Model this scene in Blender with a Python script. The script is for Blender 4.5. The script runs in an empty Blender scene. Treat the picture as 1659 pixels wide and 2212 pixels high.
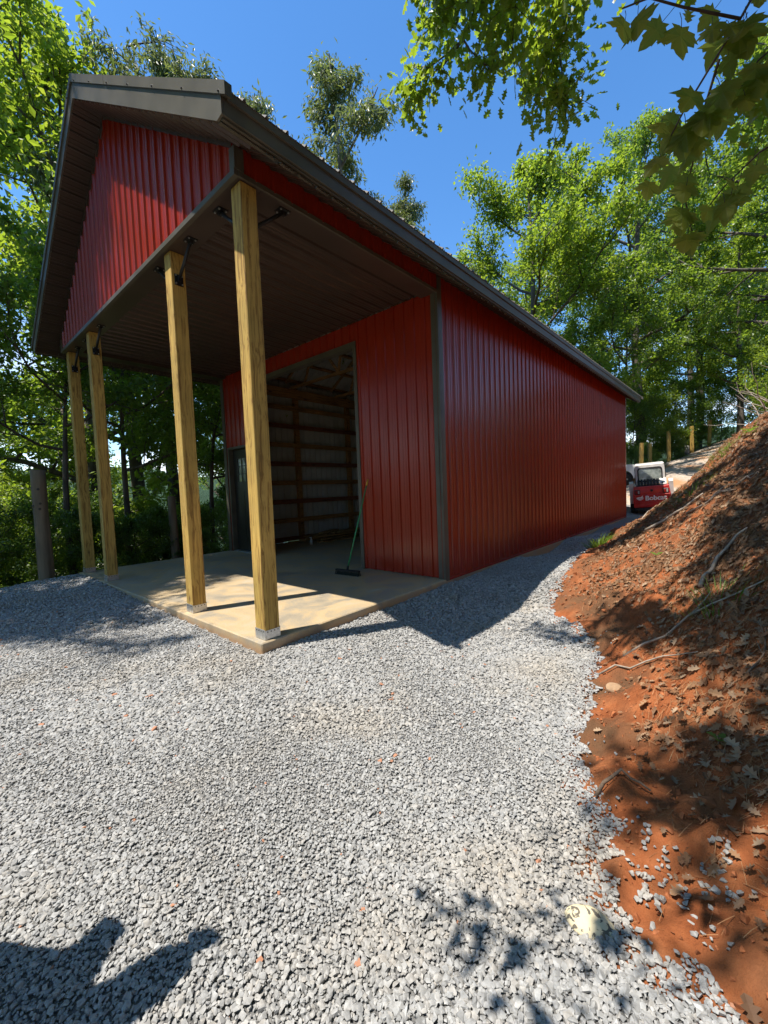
import bpy, math, random
import numpy as np
from mathutils import Matrix, Vector, noise as mnoise

rng = np.random.default_rng(7)
random.seed(7)
scene = bpy.context.scene
COL = scene.collection

# ------------------------------------------------------------------ camera, sky, sun
cam_d = bpy.data.cameras.new('camera')
cam = bpy.data.objects.new('camera', cam_d)
COL.objects.link(cam)
CAM = Vector((3.907, -2.383, 1.6))
RT, UP, FW = Vector((0.75231, 0.65765, -0.0391)), Vector((-0.00702, 0.06735, 0.9977)), Vector((-0.65877, 0.75031, -0.05528))
cam.matrix_world = Matrix(((RT.x, UP.x, -FW.x, CAM.x), (RT.y, UP.y, -FW.y, CAM.y), (RT.z, UP.z, -FW.z, CAM.z), (0, 0, 0, 1)))
cam_d.sensor_width = 36
cam_d.lens = 892.7 / 2212 * 36
cam_d.clip_start = 0.05
cam_d.clip_end = 3000
scene.camera = cam

TOSUN = Vector((-0.165, -0.385, 1.0)).normalized()
SUN_EL = math.asin(TOSUN.z)
SUN_ROT = math.atan2(TOSUN.x, TOSUN.y)
world = bpy.data.worlds.new('World')
scene.world = world
world.use_nodes = True
wn, wl = world.node_tree.nodes, world.node_tree.links
wn.clear()
w_out = wn.new('ShaderNodeOutputWorld')
w_bg = wn.new('ShaderNodeBackground')
w_sky = wn.new('ShaderNodeTexSky')
w_sky.sky_type = 'NISHITA'
w_sky.sun_disc = False
w_sky.sun_elevation = SUN_EL
w_sky.sun_rotation = SUN_ROT
w_sky.altitude = 800
w_sky.air_density = 1.0
w_sky.dust_density = 0.25
w_sky.ozone_density = 2.2
w_hs = wn.new('ShaderNodeHueSaturation')
w_hs.inputs['Saturation'].default_value = 1.24
w_hs.inputs['Value'].default_value = 1.28
# white fair-weather clouds low over the horizon
w_tc = wn.new('ShaderNodeTexCoord')
w_map = wn.new('ShaderNodeMapping')
w_map.inputs['Scale'].default_value = (1, 1, 2.6)
w_ns = wn.new('ShaderNodeTexNoise')
w_ns.inputs['Scale'].default_value = 4.0
w_ns.inputs['Detail'].default_value = 7
w_rp = wn.new('ShaderNodeValToRGB')
w_rp.color_ramp.elements[0].position = 0.5
w_rp.color_ramp.elements[1].position = 0.66
w_sx = wn.new('ShaderNodeSeparateXYZ')
w_el = wn.new('ShaderNodeMapRange')
w_el.inputs['From Min'].default_value = 0.02
w_el.inputs['From Max'].default_value = 0.36
w_el.inputs['To Min'].default_value = 1.0
w_el.inputs['To Max'].default_value = 0.0
w_mul = wn.new('ShaderNodeMath')
w_mul.operation = 'MULTIPLY'
w_mix = wn.new('ShaderNodeMix')
w_mix.data_type = 'RGBA'
w_mix.inputs['B'].default_value = (8.5, 8.8, 9.2, 1)
wl.new(w_tc.outputs['Generated'], w_map.inputs['Vector'])
wl.new(w_map.outputs[0], w_ns.inputs['Vector'])
wl.new(w_ns.outputs['Fac'], w_rp.inputs['Fac'])
wl.new(w_tc.outputs['Generated'], w_sx.inputs[0])
wl.new(w_sx.outputs['Z'], w_el.inputs['Value'])
wl.new(w_rp.outputs['Color'], w_mul.inputs[0])
wl.new(w_el.outputs['Result'], w_mul.inputs[1])
wl.new(w_mul.outputs[0], w_mix.inputs['Factor'])
wl.new(w_sky.outputs[0], w_hs.inputs['Color'])
wl.new(w_hs.outputs[0], w_mix.inputs['A'])
wl.new(w_mix.outputs['Result'], w_bg.inputs['Color'])
wl.new(w_bg.outputs[0], w_out.inputs['Surface'])
w_bg.inputs['Strength'].default_value = 0.14

sun_d = bpy.data.lights.new('sun', 'SUN')
sun = bpy.data.objects.new('sun', sun_d)
COL.objects.link(sun)
sun_d.energy = 5.0
sun_d.angle = math.radians(0.53)
sun_d.color = (1.0, 0.955, 0.88)
sun.rotation_euler = TOSUN.to_track_quat('Z', 'Y').to_euler()

vs = scene.view_settings
vs.view_transform = 'Standard'
vs.look = 'None'
vs.exposure = 0.66
vs.gamma = 1.0
vs.use_curve_mapping = False
scene.cycles.max_bounces = 7
scene.cycles.diffuse_bounces = 4
scene.cycles.transmission_bounces = 5
scene.cycles.transparent_max_bounces = 8
scene.cycles.use_denoising = True

# ------------------------------------------------------------------ helpers
def tag(o, label=None, cat=None, group=None, kind=None):
    if label: o['label'] = label
    if cat: o['category'] = cat
    if group: o['group'] = group
    if kind: o['kind'] = kind
    return o

def empty(name, loc=(0, 0, 0), rz=0.0, parent=None):
    o = bpy.data.objects.new(name, None)
    COL.objects.link(o)
    o.location = loc
    o.rotation_euler = (0, 0, rz)
    o.empty_display_size = 0.2
    if parent: o.parent = parent
    return o

def link(name, me, parent=None, mats=None):
    o = bpy.data.objects.new(name, me)
    COL.objects.link(o)
    if parent: o.parent = parent
    if mats is not None:
        for m in (mats if isinstance(mats, (list, tuple)) else [mats]):
            me.materials.append(m)
    return o

def mesh_uniform(name, verts, faces, smooth=False):
    """verts (N,3), faces (M,k) all with k corners"""
    me = bpy.data.meshes.new(name)
    verts = np.ascontiguousarray(verts, dtype=np.float32)
    faces = np.ascontiguousarray(faces, dtype=np.int32)
    m, k = faces.shape
    me.vertices.add(len(verts)); me.vertices.foreach_set('co', verts.ravel())
    me.loops.add(m * k); me.loops.foreach_set('vertex_index', faces.ravel())
    me.polygons.add(m)
    me.polygons.foreach_set('loop_start', np.arange(0, m * k, k, dtype=np.int32))
    me.polygons.foreach_set('loop_total', np.full(m, k, dtype=np.int32))
    me.polygons.foreach_set('use_smooth', np.full(m, smooth, dtype=bool))
    me.update(calc_edges=True)
    return me

class MB:
    """collects boxes, prisms, tubes; build() links them as one mesh object"""
    def __init__(s): s.v, s.f, s.m, s.sm = [], [], [], []
    def add(s, vs_, fs, mat=0, smooth=False):
        b = len(s.v)
        s.v += [tuple(v) for v in vs_]
        s.f += [tuple(i + b for i in f) for f in fs]
        s.m += [mat] * len(fs); s.sm += [smooth] * len(fs)
        return s
    def box(s, a, b, mat=0, mtx=None):
        x0, y0, z0 = a; x1, y1, z1 = b
        vs_ = [Vector(p) for p in ((x0,y0,z0),(x1,y0,z0),(x1,y1,z0),(x0,y1,z0),(x0,y0,z1),(x1,y0,z1),(x1,y1,z1),(x0,y1,z1))]
        if mtx is not None: vs_ = [mtx @ v for v in vs_]
        return s.add(vs_, [(3,2,1,0),(4,5,6,7),(0,1,5,4),(1,2,6,5),(2,3,7,6),(3,0,4,7)], mat)
    def cbox(s, a, b, c=0.01, mat=0, mtx=None):
        """box with chamfered edges"""
        x0, y0, z0 = a; x1, y1, z1 = b
        vs_, idx = [], {}
        for ix, x in ((0, x0), (1, x1)):
            for iy, y in ((0, y0), (1, y1)):
                for iz, z in ((0, z0), (1, z1)):
                    for ax in range(3):
                        p = [x, y, z]
                        for k, i in ((0, ix), (1, iy), (2, iz)):
                            if k != ax: p[k] += c if i == 0 else -c
                        idx[(ix, iy, iz, ax)] = len(vs_)
                        vs_.append(Vector(p))
        fs = []
        for ax in range(3):
            o = [k for k in range(3) if k != ax]
            for side in (0, 1):
                q = []
                for u, v in ((0, 0), (1, 0), (1, 1), (0, 1)):
                    key = [0, 0, 0]; key[ax] = side; key[o[0]] = u; key[o[1]] = v
                    q.append(idx[(*key, ax)])
                fs.append(q if (side == 1) == (ax != 1) else q[::-1])
            for u in (0, 1):
                for v in (0, 1):
                    ka, kb = [0, 0, 0], [0, 0, 0]
                    ka[ax] = 0; kb[ax] = 1
                    for k_ in (ka, kb): k_[o[0]] = u; k_[o[1]] = v
                    fs.append([idx[(*ka, o[0])], idx[(*kb, o[0])], idx[(*kb, o[1])], idx[(*ka, o[1])]])
        for ix in (0, 1):
            for iy in (0, 1):
                for iz in (0, 1):
                    fs.append([idx[(ix, iy, iz, a_)] for a_ in range(3)])
        if mtx is not None: vs_ = [mtx @ v for v in vs_]
        return s.add(vs_, fs, mat)
    def prism(s, pts, d, mat=0, mtx=None):
        """pts: closed polygon of 3D points, extruded by vector d"""
        n = len(pts); d = Vector(d)
        vs_ = [Vector(p) for p in pts] + [Vector(p) + d for p in pts]
        if mtx is not None: vs_ = [mtx @ v for v in vs_]
        fs = [tuple(range(n))[::-1], tuple(range(n, 2 * n))] + [(i, (i + 1) % n, n + (i + 1) % n, n + i) for i in range(n)]
        return s.add(vs_, fs, mat)
    def tube(s, pts, rad, n=6, mat=0, smooth=True, cap=True):
        pts = [Vector(p) for p in pts]
        if not isinstance(rad, (list, tuple, np.ndarray)): rad = [rad] * len(pts)
        vs_, fs = [], []
        ref = None
        for i, p in enumerate(pts):
            t = (pts[min(i + 1, len(pts) - 1)] - pts[max(i - 1, 0)])
            t = t.normalized() if t.length > 1e-9 else Vector((0, 0, 1))
            if ref is None: ref = Vector((1, 0, 0)) if abs(t.x) < 0.8 else Vector((0, 1, 0))
            a = (ref - t * ref.dot(t)).normalized(); b = t.cross(a); ref = a
            for k in range(n):
                q = 2 * math.pi * k / n
                vs_.append(p + (a * math.cos(q) + b * math.sin(q)) * rad[i])
        for i in range(len(pts) - 1):
            for k in range(n):
                fs.append((i*n+k, i*n+(k+1)%n, (i+1)*n+(k+1)%n, (i+1)*n+k))
        s.add(vs_, fs, mat, smooth)
        if cap:
            b = len(s.v) - len(vs_)
            for f in (tuple(range(n))[::-1], tuple(range((len(pts)-1)*n, len(pts)*n))):
                s.f.append(tuple(i + b for i in f)); s.m.append(mat); s.sm.append(False)
        return s
    def mesh(s, name):
        me = bpy.data.meshes.new(name)
        me.from_pydata(s.v, [], s.f)
        me.polygons.foreach_set('material_index', np.array(s.m, dtype=np.int32))
        me.polygons.foreach_set('use_smooth', np.array(s.sm, dtype=bool))
        me.update()
        return me
    def build(s, name, mats, parent=None):
        return link(name, s.mesh(name), parent, mats)

# ------------------------------------------------------------------ materials
MAT = {}
def new_mat(name):
    m = bpy.data.materials.new(name); m.use_nodes = True
    nt = m.node_tree
    MAT[name] = m
    return m, nt, nt.nodes, nt.links, nt.nodes['Principled BSDF']

def N(nodes, typ, **kw):
    n = nodes.new(typ)
    for k, v in kw.items():
        if k in n.inputs.keys(): n.inputs[k].default_value = v
        else: setattr(n, k, v)
    return n

def ramp(nodes, stops):
    r = nodes.new('ShaderNodeValToRGB')
    e = r.color_ramp.elements
    while len(e) < len(stops): e.new(0.5)
    for i, (p, c) in enumerate(stops):
        e[i].position = p; e[i].color = (*c, 1) if len(c) == 3 else c
    return r

def simple(name, col, rough=0.5, metal=0.0, spec=0.5, var=0.15, scale=3.0, bump=0.0, bscale=40.0, obj=True, stretch=(1, 1, 1)):
    m, nt, n, l, p = new_mat(name)
    tc = N(n, 'ShaderNodeTexCoord'); mp = N(n, 'ShaderNodeMapping', Scale=stretch)
    l.new(tc.outputs['Object'], mp.inputs['Vector'])
    ns = N(n, 'ShaderNodeTexNoise', Scale=scale, Detail=6.0)
    l.new(mp.outputs[0], ns.inputs['Vector'])
    lo = tuple(c * (1 - var) for c in col); hi = tuple(min(1, c * (1 + var)) for c in col)
    r = ramp(n, [(0.3, lo), (0.7, hi)])
    l.new(ns.outputs['Fac'], r.inputs['Fac']); l.new(r.outputs['Color'], p.inputs['Base Color'])
    p.inputs['Roughness'].default_value = rough; p.inputs['Metallic'].default_value = metal
    p.inputs['Specular IOR Level'].default_value = spec
    if bump:
        b2 = N(n, 'ShaderNodeTexNoise', Scale=bscale, Detail=4.0)
        l.new(mp.outputs[0], b2.inputs['Vector'])
        bp = N(n, 'ShaderNodeBump', Strength=bump, Distance=0.02)
        l.new(b2.outputs['Fac'], bp.inputs['Height']); l.new(bp.outputs[0], p.inputs['Normal'])
    return m

simple('red_steel', (0.33, 0.026, 0.008), rough=0.24, spec=0.6, var=0.10, scale=1.3, bump=0.06, bscale=3.0)
simple('galvalume', (0.52, 0.52, 0.49), rough=0.42, metal=0.15, var=0.1, scale=2)
simple('bronze_steel', (0.105, 0.090, 0.066), rough=0.42, var=0.2, scale=2.5, bump=0.08, bscale=2.5)
simple('brown_steel', (0.068, 0.048, 0.037), rough=0.30, var=0.12, scale=2)
simple('roof_steel', (0.075, 0.066, 0.052), rough=0.6, spec=0.25, var=0.12, scale=2)
simple('black_steel', (0.012, 0.012, 0.013), rough=0.45, var=0.1)
simple('zinc', (0.55, 0.56, 0.56), rough=0.38, metal=0.8, var=0.2, scale=30)
simple('dark_door', (0.030, 0.026, 0.020), rough=0.35, var=0.1)
simple('white_trim', (0.62, 0.62, 0.60), rough=0.4, var=0.08)
simple('rubber', (0.018, 0.017, 0.016), rough=0.85, var=0.3, scale=8)
simple('dark_iron', (0.035, 0.032, 0.03), rough=0.6, var=0.3, scale=6)
simple('machine_red', (0.55, 0.025, 0.02), rough=0.38, var=0.22, scale=5)
simple('machine_white', (0.62, 0.58, 0.52), rough=0.5, var=0.15, scale=4)
simple('truck_white', (0.72, 0.71, 0.69), rough=0.25, var=0.06, scale=2)
simple('decal_white', (0.78, 0.77, 0.74), rough=0.5, var=0.2, scale=25)
simple('lamp_red', (0.25, 0.01, 0.01), rough=0.2, var=0.2)
simple('lamp_clear', (0.45, 0.42, 0.38), rough=0.2, var=0.3, scale=30)
simple('broom_green', (0.03, 0.30, 0.11), rough=0.4, var=0.1)
simple('broom_yellow', (0.65, 0.42, 0.05), rough=0.45, var=0.1)
simple('bristle', (0.02, 0.028, 0.022), rough=0.9, var=0.4, scale=60)
simple('shirt', (0.06, 0.08, 0.12), rough=0.9, var=0.2, scale=8)
simple('trousers', (0.05, 0.055, 0.07), rough=0.9, var=0.2, scale=8)
simple('skin_tone', (0.55, 0.32, 0.22), rough=0.55, var=0.1)
simple('hair_tone', (0.05, 0.03, 0.02), rough=0.6, var=0.2)
simple('cap_cloth', (0.10, 0.09, 0.07), rough=0.9, var=0.15)
simple('bottle_plastic', (0.6, 0.6, 0.58), rough=0.35, var=0.05)
simple('stone_tan', (0.40, 0.25, 0.14), rough=0.9, var=0.3, scale=12, bump=0.4, bscale=60)
simple('twig', (0.17, 0.115, 0.075), rough=0.9, var=0.4, scale=10, bump=0.4, bscale=50)
simple('pale_twig', (0.36, 0.29, 0.22), rough=0.9, var=0.35, scale=10, bump=0.4, bscale=50)
simple('maple_twig', (0.085, 0.055, 0.035), rough=0.8, var=0.3, scale=20, bump=0.2)
simple('weathered_log', (0.24, 0.175, 0.115), rough=0.95, var=0.5, scale=6, bump=0.5, bscale=14, stretch=(1, 1, 0.12))

def glass_mat():
    m, nt, n, l, p = new_mat('pane_glass')
    p.inputs['Base Color'].default_value = (0.35, 0.40, 0.38, 1)
    p.inputs['Roughness'].default_value = 0.06
    p.inputs['Specular IOR Level'].default_value = 0.9
    p.inputs['Alpha'].default_value = 1.0
    tc = N(n, 'ShaderNodeTexCoord'); ns = N(n, 'ShaderNodeTexNoise', Scale=5.0, Detail=4.0)
    l.new(tc.outputs['Object'], ns.inputs['Vector'])
    r = ramp(n, [(0.3, (0.10, 0.12, 0.11)), (0.75, (0.42, 0.44, 0.38))])
    l.new(ns.outputs['Fac'], r.inputs['Fac']); l.new(r.outputs['Color'], p.inputs['Base Color'])
glass_mat()

def wood_mat(name, light, dark, knot, axis='Z', gscale=34.0, knots=True):
    m, nt, n, l, p = new_mat(name)
    tc = N(n, 'ShaderNodeTexCoord')
    s = [1, 1, 1]; s['XYZ'.index(axis)] = 0.03
    oi = N(n, 'ShaderNodeObjectInfo')
    add = N(n, 'ShaderNodeVectorMath', operation='MULTIPLY_ADD')
    l.new(oi.outputs['Random'], add.inputs[0]); add.inputs[1].default_value = (3.1, 5.7, 9.3)
    l.new(tc.outputs['Object'], add.inputs[2])
    # knots bend the grain round them
    vo = N(n, 'ShaderNodeTexVoronoi', Scale=1.0); vo.inputs['Randomness'].default_value = 1.0
    ks = [6.0, 6.0, 6.0]; ks['XYZ'.index(axis)] = 2.3
    mk = N(n, 'ShaderNodeMapping', Scale=ks); l.new(add.outputs[0], mk.inputs['Vector'])
    l.new(mk.outputs[0], vo.inputs['Vector'])
    mp = N(n, 'ShaderNodeMapping', Scale=s); l.new(add.outputs[0], mp.inputs['Vector'])
    warp = N(n, 'ShaderNodeMath', operation='MULTIPLY_ADD'); warp.inputs[1].default_value = -0.045; 
    ns = N(n, 'ShaderNodeTexNoise', Scale=gscale, Detail=6.0, Roughness=0.72, Distortion=0.5)
    off = N(n, 'ShaderNodeVectorMath', operation='ADD')
    l.new(vo.outputs['Distance'], warp.inputs[0]); l.new(warp.outputs[0], off.inputs[1])
    l.new(mp.outputs[0], off.inputs[0]); l.new(off.outputs[0], ns.inputs['Vector'])
    mid = tuple((a * 0.68 + b * 0.32) for a, b in zip(light, dark))
    r = ramp(n, [(0.38, tuple(c * .75 for c in dark)), (0.43, dark), (0.475, mid), (0.53, light), (0.72, tuple(c * 1.12 for c in light))])
    l.new(ns.outputs['Fac'], r.inputs['Fac'])
    big = N(n, 'ShaderNodeTexNoise', Scale=1.6, Detail=3.0); l.new(add.outputs[0], big.inputs['Vector'])
    rb = ramp(n, [(0.3, (0.72, 0.74, 0.68)), (0.7, (1.1, 1.06, 1.0))]); l.new(big.outputs['Fac'], rb.inputs['Fac'])
    mul = N(n, 'ShaderNodeMix', data_type='RGBA', blend_type='MULTIPLY'); mul.inputs['Factor'].default_value = 1
    l.new(r.outputs['Color'], mul.inputs['A']); l.new(rb.outputs['Color'], mul.inputs['B'])
    out = mul.outputs['Result']
    if knots:
        rk = ramp(n, [(0.0, (1, 1, 1)), (0.10, (1, 1, 1)), (0.16, (0.25, 0.25, 0.25)), (0.24, (0, 0, 0))])
        l.new(vo.outputs['Distance'], rk.inputs['Fac'])
        kn = N(n, 'ShaderNodeMath', operation='GREATER_THAN'); kn.inputs[1].default_value = 0.60
        sep = N(n, 'ShaderNodeSeparateColor'); l.new(vo.outputs['Color'], sep.inputs[0])
        l.new(sep.outputs[0], kn.inputs[0])
        km = N(n, 'ShaderNodeMath', operation='MULTIPLY'); l.new(rk.outputs['Color'], km.inputs[0]); l.new(kn.outputs[0], km.inputs[1])
        mx = N(n, 'ShaderNodeMix', data_type='RGBA'); l.new(km.outputs[0], mx.inputs['Factor'])
        l.new(out, mx.inputs['A']); mx.inputs['B'].default_value = (*knot, 1)
        out = mx.outputs['Result']
    l.new(out, p.inputs['Base Color'])
    p.inputs['Roughness'].default_value = 0.75
    bp = N(n, 'ShaderNodeBump', Strength=0.15, Distance=0.004); l.new(ns.outputs['Fac'], bp.inputs['Height']); l.new(bp.outputs[0], p.inputs['Normal'])
    return m
wood_mat('treated_pine', (0.60, 0.38, 0.095), (0.36, 0.195, 0.042), (0.10, 0.04, 0.012))
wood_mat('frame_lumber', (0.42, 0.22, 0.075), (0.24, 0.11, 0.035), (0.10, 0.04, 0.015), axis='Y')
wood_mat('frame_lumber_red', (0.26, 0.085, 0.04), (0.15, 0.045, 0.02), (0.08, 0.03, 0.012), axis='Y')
wood_mat('truss_lumber', (0.46, 0.27, 0.11), (0.27, 0.14, 0.05), (0.10, 0.04, 0.015), axis='X')

def ground_mat(name, stops, scale, bump, bscale, rough=0.95, second=None, dist=0.03):
    m, nt, n, l, p = new_mat(name)
    tc = N(n, 'ShaderNodeTexCoord')
    ns = N(n, 'ShaderNodeTexNoise', Scale=scale, Detail=8.0, Roughness=0.65); l.new(tc.outputs['Object'], ns.inputs['Vector'])
    r = ramp(n, stops); l.new(ns.outputs['Fac'], r.inputs['Fac'])
    out = r.outputs['Color']
    if second:
        sc2, col2, lo, hi = second
        n2 = N(n, 'ShaderNodeTexNoise', Scale=sc2, Detail=4.0); l.new(tc.outputs['Object'], n2.inputs['Vector'])
        r2 = ramp(n, [(lo, (0, 0, 0)), (hi, (1, 1, 1))]); l.new(n2.outputs['Fac'], r2.inputs['Fac'])
        mx = N(n, 'ShaderNodeMix', data_type='RGBA'); l.new(r2.outputs['Color'], mx.inputs['Factor']); l.new(out, mx.inputs['A'])
        mx.inputs['B'].default_value = (*col2, 1); out = mx.outputs['Result']
    l.new(out, p.inputs['Base Color'])
    p.inputs['Roughness'].default_value = rough; p.inputs['Specular IOR Level'].default_value = 0.15
    nb = N(n, 'ShaderNodeTexNoise', Scale=bscale, Detail=8.0, Roughness=0.7); l.new(tc.outputs['Object'], nb.inputs['Vector'])
    bp = N(n, 'ShaderNodeBump', Strength=bump, Distance=dist); l.new(nb.outputs['Fac'], bp.inputs['Height']); l.new(bp.outputs[0], p.inputs['Normal'])
    return m
ground_mat('gravel_bed', [(0.3, (0.15, 0.146, 0.138)), (0.7, (0.32, 0.31, 0.295))], 40, 0.9, 45)
ground_mat('red_clay', [(0.25, (0.20, 0.055, 0.018)), (0.5, (0.37, 0.115, 0.040)), (0.75, (0.50, 0.19, 0.075))], 5, 0.9, 14, second=(1.3, (0.17, 0.085, 0.042), 0.44, 0.62), dist=0.06)
ground_mat('path_gravel', [(0.3, (0.34, 0.25, 0.18)), (0.7, (0.52, 0.44, 0.36))], 9, 0.6, 40, second=(0.7, (0.42, 0.22, 0.11), 0.5, 0.62))
ground_mat('forest_soil', [(0.3, (0.035, 0.03, 0.014)), (0.7, (0.10, 0.075, 0.035))], 3, 0.8, 9, second=(0.5, (0.04, 0.07, 0.02), 0.45, 0.6), dist=0.1)
ground_mat('hill_woods', [(0.3, (0.030, 0.055, 0.030)), (0.7, (0.06, 0.10, 0.05))], 0.05, 1.0, 0.15, dist=6)

def concrete_mat():
    m, nt, n, l, p = new_mat('concrete')
    tc = N(n, 'ShaderNodeTexCoord')
    a = N(n, 'ShaderNodeTexNoise', Scale=1.3, Detail=8.0, Roughness=0.66, Distortion=1.0); l.new(tc.outputs['Object'], a.inputs['Vector'])
    r = ramp(n, [(0.30, (0.27, 0.235, 0.18)), (0.45, (0.37, 0.305, 0.215)), (0.55, (0.49, 0.355, 0.195)), (0.66, (0.45, 0.37, 0.255)), (0.8, (0.52, 0.455, 0.355))])
    l.new(a.outputs['Fac'], r.inputs['Fac'])
    b = N(n, 'ShaderNodeTexNoise', Scale=60.0, Detail=5.0); l.new(tc.outputs['Object'], b.inputs['Vector'])
    rb = ramp(n, [(0.3, (0.85, 0.85, 0.85)), (0.7, (1.08, 1.08, 1.08))]); l.new(b.outputs['Fac'], rb.inputs['Fac'])
    # red clay splashed on the slab edge below the floor line
    sx = N(n, 'ShaderNodeSeparateXYZ'); l.new(tc.outputs['Object'], sx.inputs[0])
    mr = N(n, 'ShaderNodeMapRange'); mr.inputs['From Min'].default_value = -0.02; mr.inputs['From Max'].default_value = -0.09
    l.new(sx.outputs['Z'], mr.inputs['Value'])
    mu = N(n, 'ShaderNodeMath', operation='MULTIPLY'); l.new(mr.outputs[0], mu.inputs[0]); l.new(a.outputs['Fac'], mu.inputs[1])
    mul = N(n, 'ShaderNodeMix', data_type='RGBA', blend_type='MULTIPLY'); mul.inputs['Factor'].default_value = 1
    l.new(r.outputs['Color'], mul.inputs['A']); l.new(rb.outputs['Color'], mul.inputs['B'])
    mx = N(n, 'ShaderNodeMix', data_type='RGBA'); l.new(mu.outputs[0], mx.inputs['Factor']); l.new(mul.outputs['Result'], mx.inputs['A'])
    mx.inputs['B'].default_value = (0.36, 0.17, 0.07, 1)
    l.new(mx.outputs['Result'], p.inputs['Base Color'])
    rr = ramp(n, [(0.35, (0.38,) * 3), (0.7, (0.7,) * 3)]); l.new(a.outputs['Fac'], rr.inputs['Fac']); l.new(rr.outputs['Color'], p.inputs['Roughness'])
    bp = N(n, 'ShaderNodeBump', Strength=0.12, Distance=0.01); l.new(b.outputs['Fac'], bp.inputs['Height']); l.new(bp.outputs[0], p.inputs['Normal'])
concrete_mat()

def island_mat(name, cols, rough=0.9, inst=False, noise_scale=0.0, transl=0.0, tcol=None, spec=0.3, bump=0.0, bscale=60):
    """colour picked per leaf / stone"""
    m, nt, n, l, p = new_mat(name)
    if inst:
        oi_ = N(n, 'ShaderNodeObjectInfo'); src = oi_.outputs['Random']
    else:
        src = N(n, 'ShaderNodeNewGeometry').outputs['Random Per Island']
    k = len(cols)
    r = ramp(n, [(i / max(1, k - 1), c) for i, c in enumerate(cols)])
    l.new(src, r.inputs['Fac'])
    out = r.outputs['Color']
    tc = N(n, 'ShaderNodeTexCoord')
    if noise_scale:
        ns = N(n, 'ShaderNodeTexNoise', Scale=noise_scale, Detail=5.0); l.new(tc.outputs['Object'], ns.inputs['Vector'])
        rb = ramp(n, [(0.3, (0.62, 0.62, 0.62)), (0.7, (1.25, 1.25, 1.25))]); l.new(ns.outputs['Fac'], rb.inputs['Fac'])
        mul = N(n, 'ShaderNodeMix', data_type='RGBA', blend_type='MULTIPLY'); mul.inputs['Factor'].default_value = 1
        l.new(out, mul.inputs['A']); l.new(rb.outputs['Color'], mul.inputs['B']); out = mul.outputs['Result']
    if inst and name == 'crushed_stone':
        # tan fines and a few rusty stones in patches
        nl = N(n, 'ShaderNodeTexNoise', Scale=0.9, Detail=3.0); l.new(oi_.outputs['Location'], nl.inputs['Vector'])
        rl = ramp(n, [(0.50, (1, 1, 1)), (0.68, (1.03, .97, .89))]); l.new(nl.outputs['Fac'], rl.inputs['Fac'])
        m2 = N(n, 'ShaderNodeMix', data_type='RGBA', blend_type='MULTIPLY'); m2.inputs['Factor'].default_value = 1
        l.new(out, m2.inputs['A']); l.new(rl.outputs['Color'], m2.inputs['B'])
        wn_ = N(n, 'ShaderNodeTexWhiteNoise'); l.new(oi_.outputs['Location'], wn_.inputs['Vector'])
        gt = N(n, 'ShaderNodeMath', operation='GREATER_THAN'); gt.inputs[1].default_value = 0.997; l.new(wn_.outputs['Value'], gt.inputs[0])
        m3 = N(n, 'ShaderNodeMix', data_type='RGBA'); l.new(gt.outputs[0], m3.inputs['Factor']); l.new(m2.outputs['Result'], m3.inputs['A']); m3.inputs['B'].default_value = (.40, .19, .11, 1)
        out = m3.outputs['Result']
    l.new(out, p.inputs['Base Color'])
    p.inputs['Roughness'].default_value = rough; p.inputs['Specular IOR Level'].default_value = spec
    if bump:
        nb = N(n, 'ShaderNodeTexNoise', Scale=bscale, Detail=4.0); l.new(tc.outputs['Object'], nb.inputs['Vector'])
        bp = N(n, 'ShaderNodeBump', Strength=bump, Distance=0.01); l.new(nb.outputs['Fac'], bp.inputs['Height']); l.new(bp.outputs[0], p.inputs['Normal'])
    if transl:
        tr = N(n, 'ShaderNodeBsdfTranslucent')
        r2 = ramp(n, [(i / max(1, len(tcol) - 1), c) for i, c in enumerate(tcol)]); l.new(src, r2.inputs['Fac'])
        l.new(r2.outputs['Color'], tr.inputs['Color'])
        mx = N(n, 'ShaderNodeMixShader', Fac=transl)
        l.new(p.outputs[0], mx.inputs[1]); l.new(tr.outputs[0], mx.inputs[2])
        l.new(mx.outputs[0], n['Material Output'].inputs['Surface'])
    return m
island_mat('crushed_stone', [(0.27, 0.263, 0.25), (0.33, 0.324, 0.31), (0.40, 0.39, 0.37), (0.31, 0.304, 0.292), (0.45, 0.436, 0.41), (0.37, 0.345, 0.31), (0.39, 0.38, 0.36), (0.35, 0.34, 0.322)], inst=True, noise_scale=1.6, rough=0.8, spec=0.3)
island_mat('clay_clod', [(0.30, 0.09, 0.03), (0.42, 0.14, 0.05), (0.36, 0.12, 0.045), (0.24, 0.08, 0.03)], inst=True, noise_scale=2)
island_mat('dead_leaf', [(0.16, 0.075, 0.035), (0.28, 0.145, 0.07), (0.36, 0.21, 0.11), (0.22, 0.11, 0.055), (0.42, 0.29, 0.18), (0.13, 0.065, 0.035)], rough=0.8, transl=0.15, tcol=[(0.3, 0.15, 0.06), (0.35, 0.2, 0.08)])
island_mat('straw', [(0.46, 0.27, 0.13), (0.32, 0.16, 0.07), (0.42, 0.20, 0.085), (0.24, 0.11, 0.05)], rough=0.8)
G1 = [(0.050, 0.095, 0.014), (0.075, 0.125, 0.020), (0.095, 0.150, 0.026), (0.060, 0.110, 0.018)]
T1 = [(0.30, 0.48, 0.035), (0.40, 0.58, 0.04), (0.50, 0.64, 0.06), (0.34, 0.52, 0.035)]
island_mat('oak_foliage', G1, rough=0.38, spec=0.55, transl=0.42, tcol=T1)
island_mat('bright_foliage', [(0.070, 0.120, 0.018), (0.105, 0.165, 0.022), (0.135, 0.185, 0.030)], rough=0.42, spec=0.5, transl=0.46, tcol=[(0.36, 0.52, 0.03), (0.46, 0.62, 0.04), (0.54, 0.64, 0.06)])
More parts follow.
